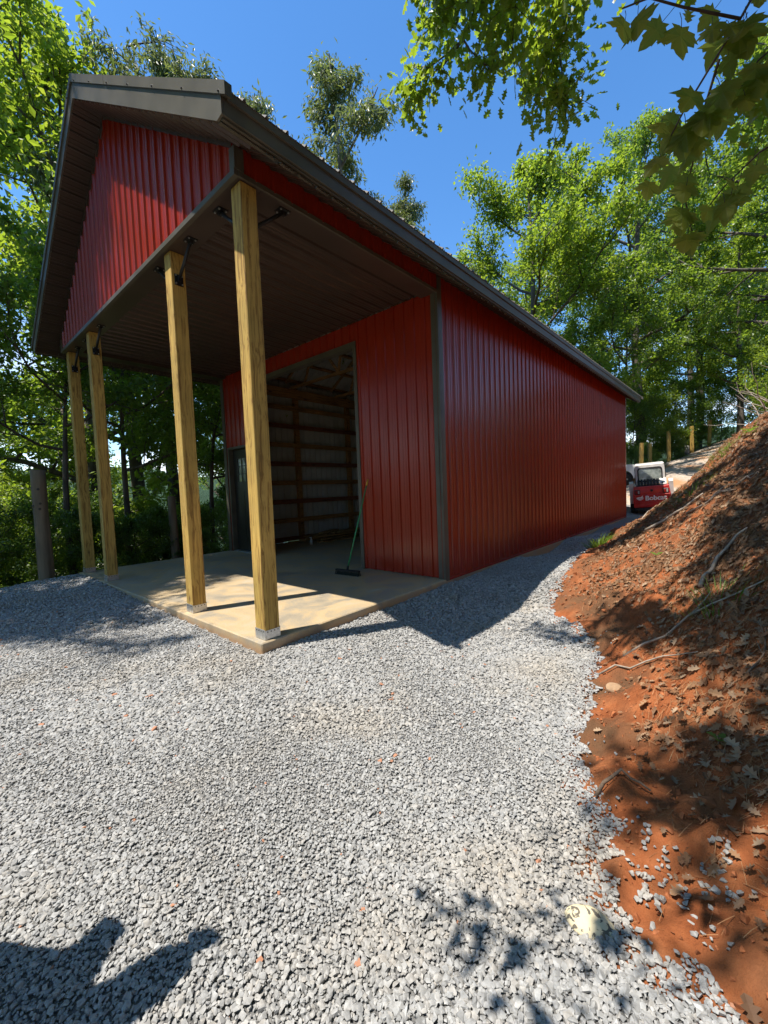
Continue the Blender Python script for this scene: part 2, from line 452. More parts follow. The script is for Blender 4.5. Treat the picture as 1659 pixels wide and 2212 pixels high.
island_mat('grey_foliage', [(0.10, 0.13, 0.05), (0.13, 0.155, 0.065), (0.17, 0.185, 0.09)], rough=0.42, spec=0.5, transl=0.33, tcol=[(0.28, 0.36, 0.07), (0.36, 0.42, 0.10)])
island_mat('dark_foliage', [(0.045, 0.085, 0.016), (0.065, 0.11, 0.022), (0.085, 0.13, 0.028)], rough=0.35, spec=0.6, transl=0.36, tcol=[(0.28, 0.46, 0.035), (0.38, 0.56, 0.05)])
island_mat('grass_blade', [(0.06, 0.13, 0.015), (0.10, 0.18, 0.025), (0.16, 0.20, 0.05)], rough=0.5, transl=0.4, tcol=[(0.25, 0.42, 0.03), (0.32, 0.45, 0.05)])
simple('bark', (0.105, 0.085, 0.066), rough=0.95, var=0.5, scale=3.5, bump=0.8, bscale=9, stretch=(3, 3, 0.5))
simple('pale_bark', (0.20, 0.175, 0.15), rough=0.95, var=0.5, scale=3, bump=0.6, bscale=9, stretch=(3, 3, 0.5))

def maple_mat():
    m, nt, n, l, p = new_mat('maple_blade')
    oi = N(n, 'ShaderNodeObjectInfo'); tc = N(n, 'ShaderNodeTexCoord')
    r = ramp(n, [(0.0, (0.070, 0.095, 0.018)), (0.5, (0.10, 0.115, 0.030)), (1.0, (0.085, 0.13, 0.020))]); l.new(oi.outputs['Random'], r.inputs['Fac'])
    ns = N(n, 'ShaderNodeTexNoise', Scale=30.0, Detail=5.0); l.new(tc.outputs['Object'], ns.inputs['Vector'])
    rb = ramp(n, [(0.3, (0.7, 0.72, 0.68)), (0.7, (1.2, 1.2, 1.15))]); l.new(ns.outputs['Fac'], rb.inputs['Fac'])
    mul = N(n, 'ShaderNodeMix', data_type='RGBA', blend_type='MULTIPLY'); mul.inputs['Factor'].default_value = 1
    l.new(r.outputs['Color'], mul.inputs['A']); l.new(rb.outputs['Color'], mul.inputs['B'])
    # veins fan out from the stalk: lobes at fixed angles in leaf space
    sx = N(n, 'ShaderNodeSeparateXYZ'); l.new(tc.outputs['Object'], sx.inputs[0])
    at = N(n, 'ShaderNodeMath', operation='ARCTAN2'); l.new(sx.outputs['X'], at.inputs[0]); l.new(sx.outputs['Y'], at.inputs[1])
    sn = N(n, 'ShaderNodeMath', operation='MULTIPLY'); l.new(at.outputs[0], sn.inputs[0]); sn.inputs[1].default_value = 6.0
    cs = N(n, 'ShaderNodeMath', operation='COSINE'); l.new(sn.outputs[0], cs.inputs[0])
    vr = ramp(n, [(0.965, (0, 0, 0)), (0.995, (0.6, 0.6, 0.6))]); l.new(cs.outputs[0], vr.inputs['Fac'])
    mx = N(n, 'ShaderNodeMix', data_type='RGBA'); l.new(vr.outputs['Color'], mx.inputs['Factor']); l.new(mul.outputs['Result'], mx.inputs['A'])
    mx.inputs['B'].default_value = (0.17, 0.19, 0.08, 1)
    l.new(mx.outputs['Result'], p.inputs['Base Color'])
    p.inputs['Roughness'].default_value = 0.65; p.inputs['Specular IOR Level'].default_value = 0.15
    tr = N(n, 'ShaderNodeBsdfTranslucent', Color=(0.52, 0.58, 0.08, 1))
    ms = N(n, 'ShaderNodeMixShader', Fac=0.6)
    l.new(p.outputs[0], ms.inputs[1]); l.new(tr.outputs[0], ms.inputs[2]); l.new(ms.outputs[0], n['Material Output'].inputs['Surface'])
maple_mat()

def rock_mat():
    m, nt, n, l, p = new_mat('speckled_rock')
    tc = N(n, 'ShaderNodeTexCoord')
    a = N(n, 'ShaderNodeTexNoise', Scale=30.0, Detail=4.0, Distortion=1.2); l.new(tc.outputs['Object'], a.inputs['Vector'])
    r = ramp(n, [(0.0, (0.66, 0.56, 0.36)), (0.57, (0.62, 0.52, 0.33)), (0.60, (0.13, 0.11, 0.08)), (0.8, (0.10, 0.09, 0.07))]); l.new(a.outputs['Fac'], r.inputs['Fac'])
    l.new(r.outputs['Color'], p.inputs['Base Color']); p.inputs['Roughness'].default_value = 0.85
rock_mat()

# ------------------------------------------------------------------ terrain
W, D, L = 7.315, 3.61, 17.9
CTRL = np.array([
 (-7.3,0,-.04),(-7.5,-1,-.10),(-3.5,-.1,-.08),(0,0,-.125),(.1,1.8,-.10),(.1,3.6,-.07),(.1,6.5,-.045),(.1,10,-.03),(.1,14,-.02),(.1,17.9,-.02),(1.2,1.6,-.24),(1.3,3.5,-.26),
 (.8,7,-.13),(.8,12,-.06),(2,-.5,-.18),(3.9,-2.4,-.12),(2,-2.5,-.15),(-2,-2.5,-.15),(-5,-2.5,-.15),(-2,-5,-.15),(3,-5,-.1),(-7,-4,-.2),
 (1.2,8.5,-.12),(1.82,3.5,-.2),(2.75,2.24,-.2),(3.0,1.09,-.17),(3.1,.47,-.15),(3.35,-.03,-.13),(3.7,-.4,-.12),(3.9,-.8,-.12),(4.2,-2.5,-.1),(4.6,-5,-.1),
 (2.1,8.5,.55),(3,8.6,1.52),(3.5,9.3,2.22),(4.25,10,2.9),(2.6,9.2,.98),(2.0,10,.60),(1.14,12,.15),(.85,12.2,-.08),(1.5,13.2,.25),(2.5,12,.7),(3.5,13,1.2),(5,13,2.8),
 (3.5,5,1.25),(4,3,1.1),(4,1,.48),(4.2,0,.3),(4.5,-1,.25),(5,3,2.0),(5,0,.9),(5.5,-2.5,.6),(6,6,3.2),(7,2,2.8),(8,-2,2.2),(8,8,4.3),(10,2,4.2),(10,-5,3),(12,10,6),(7,12,4.2),(2.6,5,.5),(2.3,6.8,.6),(4.2,7.2,2.5),
 (1.0,19.6,-.15),(-.5,19,.05),(-.4,22,.75),(1.3,22.1,.45),(2.4,22.4,.9),(-.5,24.4,1.75),(-1.5,23.2,1.25),(-2.2,24,1.2),(.24,29.15,2.65),(1.14,32.6,3.24),(1.87,36,3.81),(2.5,39.2,4.39),
 (5,38,4.6),(4,30,3.3),(3.5,25,2.0),(3.2,20,.9),(3,16,.6),(2,15,.2),(0.2,15,-.06),(8,20,3.8),(8,30,5),(15,20,7),(15,40,9),(5,50,6),
 (-3,29,1.0),(-6,24,-.5),(-4,40,2),(-10,35,-2),(-8.5,2,-.4),(-9,8,-.8),(-8,16,-.5),(-12,2,-2),(-12,12,-2.5),(-16,0,-4),(-20,10,-6),(-10,-4,-.6),(-12,-5,-1.2),(-16,-8,-2.4),
 (-30,20,-10),(-40,0,-13),(-60,40,-18),(-30,50,-9),(-15,60,-3),(0,70,6),(20,70,10),(30,30,12),(30,0,10),(20,-20,7),(0,-20,0),(-20,-25,-2),(-9,20,-1),(-4,22,.1),
 (0,110,8),(-60,110,-15),(70,60,15),(60,-40,12),(-60,-60,-10),(-120,40,-30),(-120,-60,-22),(-110,120,-22)], dtype=float)
def _phi(r): return r
_P = CTRL[:, :2]
_A = _phi(np.linalg.norm(_P[:, None] - _P[None], axis=2))
_nc = len(CTRL)
_M = np.zeros((_nc + 3, _nc + 3)); _M[:_nc, :_nc] = _A - np.eye(_nc) * 0.02
_M[:_nc, _nc] = 1; _M[:_nc, _nc+1:] = _P; _M[_nc, :_nc] = 1; _M[_nc+1:, :_nc] = _P.T
_wt = np.linalg.solve(_M, np.concatenate([CTRL[:, 2], np.zeros(3)]))
def terr(x, y):
    x = np.asarray(x, float); y = np.asarray(y, float)
    q = np.stack([x.ravel(), y.ravel()], 1)
    out = np.empty(len(q))
    for i in range(0, len(q), 20000):
        c = q[i:i+20000]
        d = _phi(np.linalg.norm(c[:, None] - _P[None], axis=2))
        out[i:i+20000] = d @ _wt[:_nc] + _wt[_nc] + c @ _wt[_nc+1:]
    return out.reshape(x.shape)
def tz(x, y): return float(terr(np.array([x]), np.array([y]))[0])

def in_poly(x, y, poly):
    x = np.asarray(x); y = np.asarray(y)
    r = np.zeros(x.shape, bool); n = len(poly); j = n - 1
    for i in range(n):
        xi, yi = poly[i]; xj, yj = poly[j]
        c = ((yi > y) != (yj > y)) & (x < (xj - xi) * (y - yi) / (yj - yi + 1e-12) + xi)
        r ^= c; j = i
    return r
TOE = [(4.6,-6),(4.2,-2.5),(4.02,-1.0),(3.92,-.78),(3.80,-.66),(3.64,-.66),(3.54,-.60),(3.47,-.48),(3.46,-.34),(3.47,-.2),(3.36,-.04),(3.22,.15),(3.10,.45),(3.06,.8),(3.0,1.1),(2.92,1.5),(2.80,2.2),(2.45,2.75),(2.0,3.15),(1.82,3.6),(1.72,4.4),(1.5,6.0),(1.28,7.6),(1.18,8.6),(1.05,10.5),(1.0,12.2),(1.3,14.5),(1.7,17),(1.6,20),(1.2,21)]
GRAVEL = TOE + [(-1.5,21),(-2,18.2),(-.02,18.2),(-.02,17.9),(-.02,-.02),(-7.3,-.02),(-7.42,.3),(-7.45,-.6),(-7.3,-1.2),(-7.35,-2.5),(-7.6,-4),(-8,-6)]
PATHP = [(-1.5,21),(1.2,21),(1.6,20),(2.6,19.5),(3.4,24),(3.9,30),(4.6,37),(5.2,42.5),(2.9,42.5),(2.3,38.5),(1.55,35.6),(.85,32.3),(0,29),(-1.2,25),(-2.6,22.5)]
BANKP = [(4.6,-6),(9.2,-6),(9.2,13.4),(6,13.4),(3.2,14.0),(2.4,16),(2.6,19.5),(1.6,20),(1.7,17),(1.3,14.5),(1.0,12.2)] + TOE[::-1][4:]

def toe_dist(x, y):
    d = np.full(x.shape, 9.0)
    for a, b in zip(TOE[:-1], TOE[1:]):
        a = np.array(a); b = np.array(b); ab = b - a
        t = np.clip(((x - a[0]) * ab[0] + (y - a[1]) * ab[1]) / (ab @ ab), 0, 1)
        d = np.minimum(d, np.hypot(x - a[0] - t * ab[0], y - a[1] - t * ab[1]))
    return d
xs = np.arange(-10, 9.21, 0.1); ys = np.arange(-6, 42.61, 0.1)
GX, GY = np.meshgrid(xs, ys, indexing='ij')
GZ = terr(GX, GY)
_bank = in_poly(GX, GY, BANKP)
nz = np.zeros_like(GZ)
for (i, j) in np.argwhere(_bank):
    v = Vector((GX[i, j], GY[i, j], 0))
    nz[i, j] = 0.10 * mnoise.fractal(v * 1.1, 0.9, 2.1, 3) + 0.10 * mnoise.fractal(v * 4.0 + Vector((7, 3, 1)), 0.8, 2.0, 3)
GZ = GZ + nz
# gravel heaps a little against the slab
GZ += 0.012 * np.sin(GX * 3.1 + 1.3) * np.sin(GY * 2.7) * (~_bank)
def gz(x, y):
    """height of the fine ground, bilinear"""
    x = np.asarray(x, float); y = np.asarray(y, float)
    fx = np.clip((x - xs[0]) / 0.1, 0, len(xs) - 1.001); fy = np.clip((y - ys[0]) / 0.1, 0, len(ys) - 1.001)
    i = fx.astype(int); j = fy.astype(int); u = fx - i; v = fy - j
    return GZ[i, j]*(1-u)*(1-v) + GZ[i+1, j]*u*(1-v) + GZ[i, j+1]*(1-u)*v + GZ[i+1, j+1]*u*v
def gzf(x, y): return float(gz(np.array([x]), np.array([y]))[0])
nx, ny = GX.shape
idx = np.arange(nx * ny).reshape(nx, ny)
quads = np.stack([idx[:-1, :-1], idx[1:, :-1], idx[1:, 1:], idx[:-1, 1:]], -1).reshape(-1, 4)
cxm = ((GX[:-1, :-1] + GX[1:, 1:]) / 2).ravel(); cym = ((GY[:-1, :-1] + GY[1:, 1:]) / 2).ravel()
under = (cxm > -W + .1) & (cxm < -.1) & (cym > .1) & (cym < L - .1)
g_bank = in_poly(cxm, cym, BANKP) | ((toe_dist(cxm, cym) < .13) & (cym < 12)); g_grav = in_poly(cxm, cym, GRAVEL) & ~g_bank; g_path = in_poly(cxm, cym, PATHP) & ~g_bank & ~g_grav
VERTS = np.stack([GX, GY, GZ], -1).reshape(-1, 3)
def sub_sheet(name, sel, mat):
    f = quads[sel]
    used, inv = np.unique(f, return_inverse=True)
    return tag(link(name, mesh_uniform(name, VERTS[used], inv.reshape(f.shape), True), None, MAT[mat]), kind='structure')
sub_sheet('gravel_yard', g_grav & ~under, 'gravel_bed')
sub_sheet('clay_bank', g_bank & ~under, 'red_clay')
sub_sheet('dirt_path', g_path & ~under, 'path_gravel')
sub_sheet('forest_floor', ~(g_bank | g_grav | g_path | under), 'forest_soil')
# the wider land
xo = np.concatenate([np.arange(-160, -20, 7), np.arange(-20, 20, 1.6), np.arange(20, 130, 7)])
yo = np.concatenate([np.arange(-90, -12, 7), np.arange(-12, 50, 1.6), np.arange(50, 150, 7)])
OX, OY = np.meshgrid(xo, yo, indexing='ij')
OZ = terr(OX, OY)
inside = (OX > -9.4) & (OX < 8.6) & (OY > -5.4) & (OY < 42)
OZ = OZ - np.where(inside, 1.2, 0.02)
io = np.arange(OX.size).reshape(OX.shape)
qo = np.stack([io[:-1, :-1], io[1:, :-1], io[1:, 1:], io[:-1, 1:]], -1).reshape(-1, 4)
tag(link('ground', mesh_uniform('ground', np.stack([OX, OY, OZ], -1).reshape(-1, 3), qo, True), None, MAT['forest_soil']), kind='structure')
# far ridges across the valley
def ridge(name, r0, base, h, seed, a0, a1):
    n = 160; rows = 7
    v = []
    for i in range(n):
        a = a0 + (a1 - a0) * i / (n - 1)
        crest = h * (0.72 + 0.5 * mnoise.fractal(Vector((a * 3 + seed, seed, 0)), 0.9, 2.0, 5))
        for k in range(rows):
            t = k / (rows - 1)
            r = r0 * (1 + 0.35 * t)
            z = base + (crest - base) * math.sin(t * math.pi / 2) + 3 * mnoise.noise(Vector((a * 40, t * 8, seed)))
            v.append((r * math.cos(a), r * math.sin(a), z))
    f = [(i*rows+k, (i+1)*rows+k, (i+1)*rows+k+1, i*rows+k+1) for i in range(n - 1) for k in range(rows - 1)]
    tag(link(name, mesh_uniform(name, np.array(v), np.array(f), True), None, MAT['hill_woods']), kind='structure')
ridge('hills', 480, -60, 38, 3.3, math.radians(95), math.radians(230))
ridge('far_hills', 900, -80, 105, 8.1, math.radians(85), math.radians(235))
ridge('hills_behind', 420, -20, 60, 5.5, math.radians(-130), math.radians(95))

# concrete slab under the barn and porch
mb = MB(); mb.cbox((-W - .02, -.02, -.35), (.02, L + .02, 0), 0.012)
tag(mb.build('concrete_slab', MAT['concrete']), kind='structure')

# ------------------------------------------------------------------ the barn
barn = tag(empty('pole_barn', (0, 0, 0)), 'tall red metal pole barn with a dark brown roof and an open post porch', 'barn')
PITCH = 0.2286
PROF = [(0, 0), (.066, 0), (.072, .006), (.084, .006), (.090, 0), (.128, 0), (.134, .006), (.146, .006), (.152, 0), (.180, 0), (.193, .026), (.2076, .026), (.2206, 0), (.2286, 0)]
def prof_h(u):
    r = u % PITCH
    for (a, ha), (b, hb) in zip(PROF[:-1], PROF[1:]):
        if a <= r <= b: return ha + (hb - ha) * (r - a) / (b - a)
    return 0.0
def panel_mesh(name, u0, u1, lo, hi, breaks=(), phase=0.0):
    """ribbed steel sheet in local (u, v, n); outside face slot 0, backer slot 1"""
    us = {u0, u1}
    k0, k1 = int(math.floor((u0 - phase) / PITCH)) - 1, int(math.ceil((u1 - phase) / PITCH)) + 1
    for k in range(k0, k1 + 1):
        for a, _h in PROF[:-1]:
            u = phase + k * PITCH + a
            if u0 < u < u1: us.add(u)
    for b in breaks:
        if u0 < b < u1: us.add(b)
    us = sorted(us)
    mb = MB()
    for a, b in zip(us[:-1], us[1:]):
        if b - a < 1e-5: continue
        m = (a + b) / 2
        ha, hb = prof_h(a - phase + 1e-9), prof_h(b - phase - 1e-9)
        l = lo(m); 
        ta, tb = hi(a), hi(b)
        if max(ta, tb) - l < 0.005: continue
        o = [(a, l, ha), (b, l, hb), (b, tb, hb), (a, ta, ha)]
        mb.add(o, [(0, 1, 2, 3)], 0)
        mb.add([(p[0], p[1], p[2] - .004) for p in o], [(3, 2, 1, 0)], 1)
    return mb.mesh(name)
def axes(o, U, V):
    U, V = Vector(U).normalized(), Vector(V).normalized(); Nn = U.cross(V); o = Vector(o)
    return Matrix(((U.x, V.x, Nn.x, o.x), (U.y, V.y, Nn.y, o.y), (U.z, V.z, Nn.z, o.z), (0, 0, 0, 1)))
def panels(parent, name, origin, U, V, total, lo, hi, mats, width=4 * PITCH, breaks=(), share=False):
    M = axes(origin, U, V); u = 0.0; cache = {}
    while u < total - 0.01:
        w = min(width, total - u)
        key = round(w, 3)
        if share and key in cache: me = cache[key]
        else:
            if share:
                me = panel_mesh(name, 0, w, lo, hi)
            else:
                me = panel_mesh(name, 0, w, (lambda x, u=u: lo(x + u)), (lambda x, u=u: hi(x + u)), [b - u for b in breaks])
            for m in mats: me.materials.append(MAT[m])
            cache[key] = me
        o = bpy.data.objects.new(name, me); COL.objects.link(o); o.parent = parent
        o.matrix_local = M @ Matrix.Translation((u, 0, 0.0006 * (int(u / width) % 2)))
        u += w
SL = 2 / 3
cosr, sinr = 1 / math.sqrt(1 + SL * SL), SL / math.sqrt(1 + SL * SL)
XP = -W / 2
def roof_z(x): return 5.06 + SL * (0.6 - x) if x >= XP else 5.06 + SL * (0.6 + W + x)
def soff_z(x): return roof_z(x) - 0.32
H = 4.83            # underside of the wrapped beam
CEIL = 4.90
K = lambda z: (lambda u: z)

side = empty('side_wall', parent=barn)
panels(side, 'wall_panel', (0, D + .05, 0), (0, 1, 0), (0, 0, 1), L - D - .06, K(.02), K(5.14), ('red_steel', 'galvalume'), share=True)
lside = empty('left_wall', parent=barn)
panels(lside, 'wall_panel', (-W, L - .03, 0), (0, -1, 0), (0, 0, 1), L - D - .06, K(.02), K(5.14), ('red_steel', 'galvalume'), share=True)
gable = empty('gable_wall', parent=barn)
panels(gable, 'wall_panel', (-W, 0, 0), (1, 0, 0), (0, 0, 1), W, K(4.86), lambda u: soff_z(-W + u) - .005, ('red_steel', 'galvalume'), breaks=(W / 2,))
entry = empty('entry_wall', parent=barn)
OPX0, OPX1, OPZ = -5.33, -1.99, 4.45
DRX0, DRX1, DRZ = -7.08, -5.98, 2.88
def entry_lo(u):
    x = -W + u
    if OPX0 < x < OPX1: return OPZ
    if DRX0 < x < DRX1: return DRZ
    return 0.012
panels(entry, 'wall_panel', (-W, D, 0), (1, 0, 0), (0, 0, 1), W, entry_lo, K(CEIL), ('red_steel', 'galvalume'), breaks=(W + OPX0, W + OPX1, W + DRX0, W + DRX1))
back = empty('back_wall', parent=barn)
panels(back, 'wall_panel', (0, L, 0), (-1, 0, 0), (0, 0, 1), W, lambda u: 4.2 if 2.0 < u < 5.3 else .02, lambda u: soff_z(-u) - .005, ('red_steel', 'galvalume'), breaks=(W / 2, 2.0, 5.3))  # unseen rear opening added to let light into the bay
strip = empty('beam_cladding', parent=barn)
panels(strip, 'wall_panel', (0, .02, 0), (0, 1, 0), (0, 0, 1), D, K(4.86), K(5.14), ('red_steel', 'galvalume'), share=True)
panels(strip, 'wall_panel', (-W, D + .02, 0), (0, -1, 0), (0, 0, 1), D, K(4.86), K(5.14), ('red_steel', 'galvalume'), share=True)

YF, YB = -.41, L + .40
roof = empty('roof', parent=barn)
slope_len = (0.53 - XP) / cosr
panels(roof, 'roof_panel', (.53, YF + .01, roof_z(.53) - .03), (0, 1, 0), (-cosr, 0, sinr), YB - YF - .02, K(0), K(slope_len), ('roof_steel', 'galvalume'), share=True)
panels(roof, 'roof_panel', (-W - .53, YB - .01, roof_z(.53) - .03), (0, -1, 0), (cosr, 0, sinr), YB - YF - .02, K(0), K(slope_len), ('roof_steel', 'galvalume'), share=True)
mb = MB()
for s in (1, -1):
    M = Matrix.Translation((XP, 0, roof_z(XP) + .012)) @ Matrix.Rotation(s * math.atan(SL), 4, 'Y')
    mb.box((0 if s > 0 else -.17, YF - .012, -.004), (.17 if s > 0 else 0, YB + .012, .004), 0, M)
mb.build('ridge_cap', MAT['bronze_steel'], roof)
# rake boards: upper trim with screws, lower fascia with mitred tails, joints and all
def rake(y0, y1, face):
    for s in (1, -1):
        X = (lambda x: x) if s > 0 else (lambda x: -W - x)
        m = MB()
        def quad(xa, xb, ta, tb, ya, yb, mm):
            pts = [(xa, ya, roof_z(xa) + tb), (xb, ya, roof_z(xb) + tb), (xb, ya, roof_z(xb) + ta), (xa, ya, roof_z(xa) + ta)]
            pts = [(X(p[0]), p[1], p[2]) for p in pts]
            mm.prism(pts if s < 0 else pts[::-1], (0, yb - ya, 0))
        for a, b in ((.60, -2.25), (-2.26, XP)):
            quad(a, b, .008, -.105, y0 - .018, y1, m)
        m.build('rake_trim', MAT['bronze_steel'], roof)
        m = MB()
        pts = [(.5, y0, roof_z(.5) - .105), (-1.9, y0, roof_z(-1.9) - .105), (-1.9, y0, roof_z(-1.9) - .325), (.415, y0, roof_z(.415) - .325), (.5, y0, roof_z(.5) - .255)]
        pts = [(X(p[0]), p[1], p[2]) for p in pts]
        m.prism(pts if s > 0 else pts[::-1], (0, .022, 0))
        quad(-1.904, XP, -.105, -.325, y0 + .002, y0 + .022, m)
        m.build('rake_fascia', MAT['bronze_steel'], roof)
        for k in range(7):
            xx = X(.5 - k * .66)
            zz = roof_z(.5 - k * .66) - .085
            MB().tube([(xx, y0 - .03, zz), (xx, y0 - .016, zz)], [.008, .011], 6, smooth=False).build('screw_head', MAT['dark_iron'], roof)
rake(YF, YF + .05, -1)
rake(YB - .02, YB + .05, 1)
for s, nm in ((1, 'eave_fascia'), (-1, 'eave_fascia')):
    m = MB()
    x0, x1 = (.478, .50) if s > 0 else (-W - .50, -W - .478)
    m.box((x0, YF + .024, roof_z(.5) - .255), (x1, YB - .024, roof_z(.5) - .038))
    xa, xb = (.500, .522) if s > 0 else (-W - .522, -W - .500)
    m.box((xa, YF + .052, roof_z(.5) - .12), (xb, YB - .024, roof_z(.5) - .040))
    xa, xb = (.40, .478) if s > 0 else (-W - .478, -W - .40)
    m.box((xa, YF + .024, roof_z(.5) - .275), (xb, YB - .024, roof_z(.5) - .257))
    m.build(nm, MAT['bronze_steel'], roof)
soffit = empty('soffit', parent=barn)
Lr = (0.47 - XP) / cosr - .02
for yb0, yb1 in ((YF + .024, -.003), (L + .02, YB - .03)):
    dy = yb1 - yb0
    panels(soffit, 'soffit_panel', (.45, yb0, soff_z(.45)), (-cosr, 0, sinr), (0, 1, 0), Lr, K(0), K(dy), ('brown_steel', 'galvalume'), share=True)
    panels(soffit, 'soffit_panel', (XP - .002, yb0, soff_z(XP)), (-cosr, 0, -sinr), (0, 1, 0), Lr, K(0), K(dy), ('brown_steel', 'galvalume'), share=True)
wE = .46 / cosr
panels(soffit, 'soffit_panel', (0.002, 0, soff_z(0) - .006), (0, 1, 0), (cosr, 0, -sinr), L, K(0), K(wE), ('brown_steel', 'galvalume'), share=True)
panels(soffit, 'soffit_panel', (-W - .002, L, soff_z(0) - .006), (0, -1, 0), (-cosr, 0, -sinr), L, K(0), K(wE), ('brown_steel', 'galvalume'), share=True)
ceil = empty('porch_ceiling', parent=barn)
panels(ceil, 'ceiling_panel', (-.27, .27, CEIL + .019), (-1, 0, 0), (0, 1, 0), W - .54, K(0), K(D - .28), ('brown_steel', 'galvalume'), share=True)
# wrapped porch beam
mb = MB()
mb.box((-W + .004, .022, H), (-.004, .30, 4.925)); 
mb.box((-.30, .304, H), (-.004, D - .024, 4.925)); mb.box((-W + .004, .304, H), (-W + .30, D - .024, 4.925))
mb.build('beam_wrap', MAT['brown_steel'], barn)
mb = MB()
mb.box((-W - .012, -.028, H - .006), (.012, .021, H + .055)); mb.box((-.003, .022, H - .006), (.022, D + .02, H + .045)); mb.box((-W - .022, .022, H - .006), (-W + .003, D + .02, H + .045))
mb.build('beam_trim', MAT['bronze_steel'], barn)
# corner trims, jamb trims, gable top trim
def trim(name, a, b, mat='bronze_steel'): return MB().box(a, b).build(name, MAT[mat], barn)
for cx_, s in ((0, 1), (-W, -1)):
    m = MB()
    def bx(xa, xb, ya, yb, za, zb):
        m.box((min(cx_ + s*xa, cx_ + s*xb), ya, za), (max(cx_ + s*xa, cx_ + s*xb), yb, zb))
    bx(-.115, .024, D - .026, D + .002, 0.004, CEIL - .07); bx(-.002, .026, D + .0025, D + .10, -.03, 5.11)
    m.build('corner_trim', MAT['bronze_steel'], barn)
    m = MB()
    bx(-.07, .024, -.026, .002, H + .058, 5.10); bx(-.002, .026, .003, .08, H + .05, 5.10)
    m.build('corner_trim', MAT['bronze_steel'], barn)
    m = MB()
    bx(-.10, .024, L - .002, L + .026, 0.0, 5.1); bx(-.002, .026, L - .09, L - .003, -.02, 5.10)
    m.build('corner_trim', MAT['red_steel'], barn)
mb = MB()
for s in (1, -1):
    X = (lambda x: x) if s > 0 else (lambda x: -W - x)
    xa, xb = -.02, XP
    pts = [(X(xa), -.026, soff_z(xa) - .004), (X(xb), -.026, soff_z(xb) - .004), (X(xb), -.026, soff_z(xb) - .06), (X(xa), -.026, soff_z(xa) - .06)]
    mb.prism(pts if s > 0 else pts[::-1], (0, .024, 0))
mb.build('gable_trim', MAT['brown_steel'], barn)
trim('base_trim', (.001, D + .10, -.03), (.028, L - .09, .022), 'red_steel')
dop = empty('doorway', parent=barn)
def dtrim(a, b, mat='bronze_steel'): return MB().box(a, b).build('jamb_trim', MAT[mat], dop)
dtrim((OPX1 - .012, D - .026, .003), (OPX1 + .075, D + .10, OPZ + .09)); dtrim((OPX0 - .075, D - .026, .003), (OPX0 + .012, D + .10, OPZ + .09))
dtrim((OPX0 + .0125, D - .027, OPZ - .015), (OPX1 - .0125, D + .14, OPZ + .092))
# walk door with nine-light window
wd = empty('walk_door', parent=barn)
m = MB(); t = .05
m.box((DRX0 - t, D - .027, .004), (DRX0 + .012, D + .13, DRZ + t)); m.box((DRX1 - .012, D - .027, .004), (DRX1 + t, D + .13, DRZ + t)); m.box((DRX0 + .0125, D - .026, DRZ - .012), (DRX1 - .0125, D + .13, DRZ + t))
m.build('door_frame', MAT['bronze_steel'], wd)
m = MB(); yd = D + .105
wx0, wx1, wz0, wz1 = DRX0 + .24, DRX1 - .24, 1.95, 2.62
m.box((DRX0 + .014, yd, .03), (wx0, yd + .045, DRZ - .014)); m.box((wx1, yd, .03), (DRX1 - .014, yd + .045, DRZ - .014))
m.box((wx0, yd, wz1), (wx1, yd + .045, DRZ - .014)); m.box((wx0, yd, .03), (wx1, yd + .045, wz0))
for px0, px1 in ((wx0 - .08, (wx0 + wx1) / 2 - .04), ((wx0 + wx1) / 2 + .04, wx1 + .08)):
    m.box((px0, yd - .008, .25), (px1, yd - .0005, 1.70))
door_leaf = m.build('door', MAT['dark_door'], wd)
m = MB()
m.box((wx0 - .02, yd - .012, wz0 - .02), (wx0 + .014, yd - .002, wz1 + .02)); m.box((wx1 - .014, yd - .012, wz0 - .02), (wx1 + .02, yd - .002, wz1 + .02))
m.box((wx0 + .0145, yd - .012, wz0 - .02), (wx1 - .0145, yd - .002, wz0 + .014)); m.box((wx0 + .0145, yd - .012, wz1 - .014), (wx1 - .0145, yd - .002, wz1 + .02))
for k in (1, 2):
    xx = wx0 + (wx1 - wx0) * k / 3; zz = wz0 + (wz1 - wz0) * k / 3
    m.box((xx - .009, yd - .0115, wz0 + .0145), (xx + .009, yd - .003, wz1 - .0145)); m.box((wx0 + .015, yd - .011, zz - .009), (wx1 - .015, yd - .0035, zz + .009))
m.build('window_frame', MAT['dark_door'], wd)
for i in range(3):
    for j in range(3):
        dx, dz = (wx1 - wx0) / 3, (wz1 - wz0) / 3
        MB().box((wx0 + dx * i + .010, yd + .012, wz0 + dz * j + .010), (wx0 + dx * (i + 1) - .010, yd + .018, wz0 + dz * (j + 1) - .010)).build('pane', MAT['pane_glass'], wd)
m = MB(); m.tube([(DRX1 - .09, yd - .05, 1.0), (DRX1 - .09, yd - .002, 1.0)], [.03, .014], 10); m.build('door_knob', MAT['zinc'], wd)
MB().box((DRX0 + .013, D - .03, .002), (DRX1 - .013, D + .12, .028)).build('threshold', MAT['zinc'], wd)

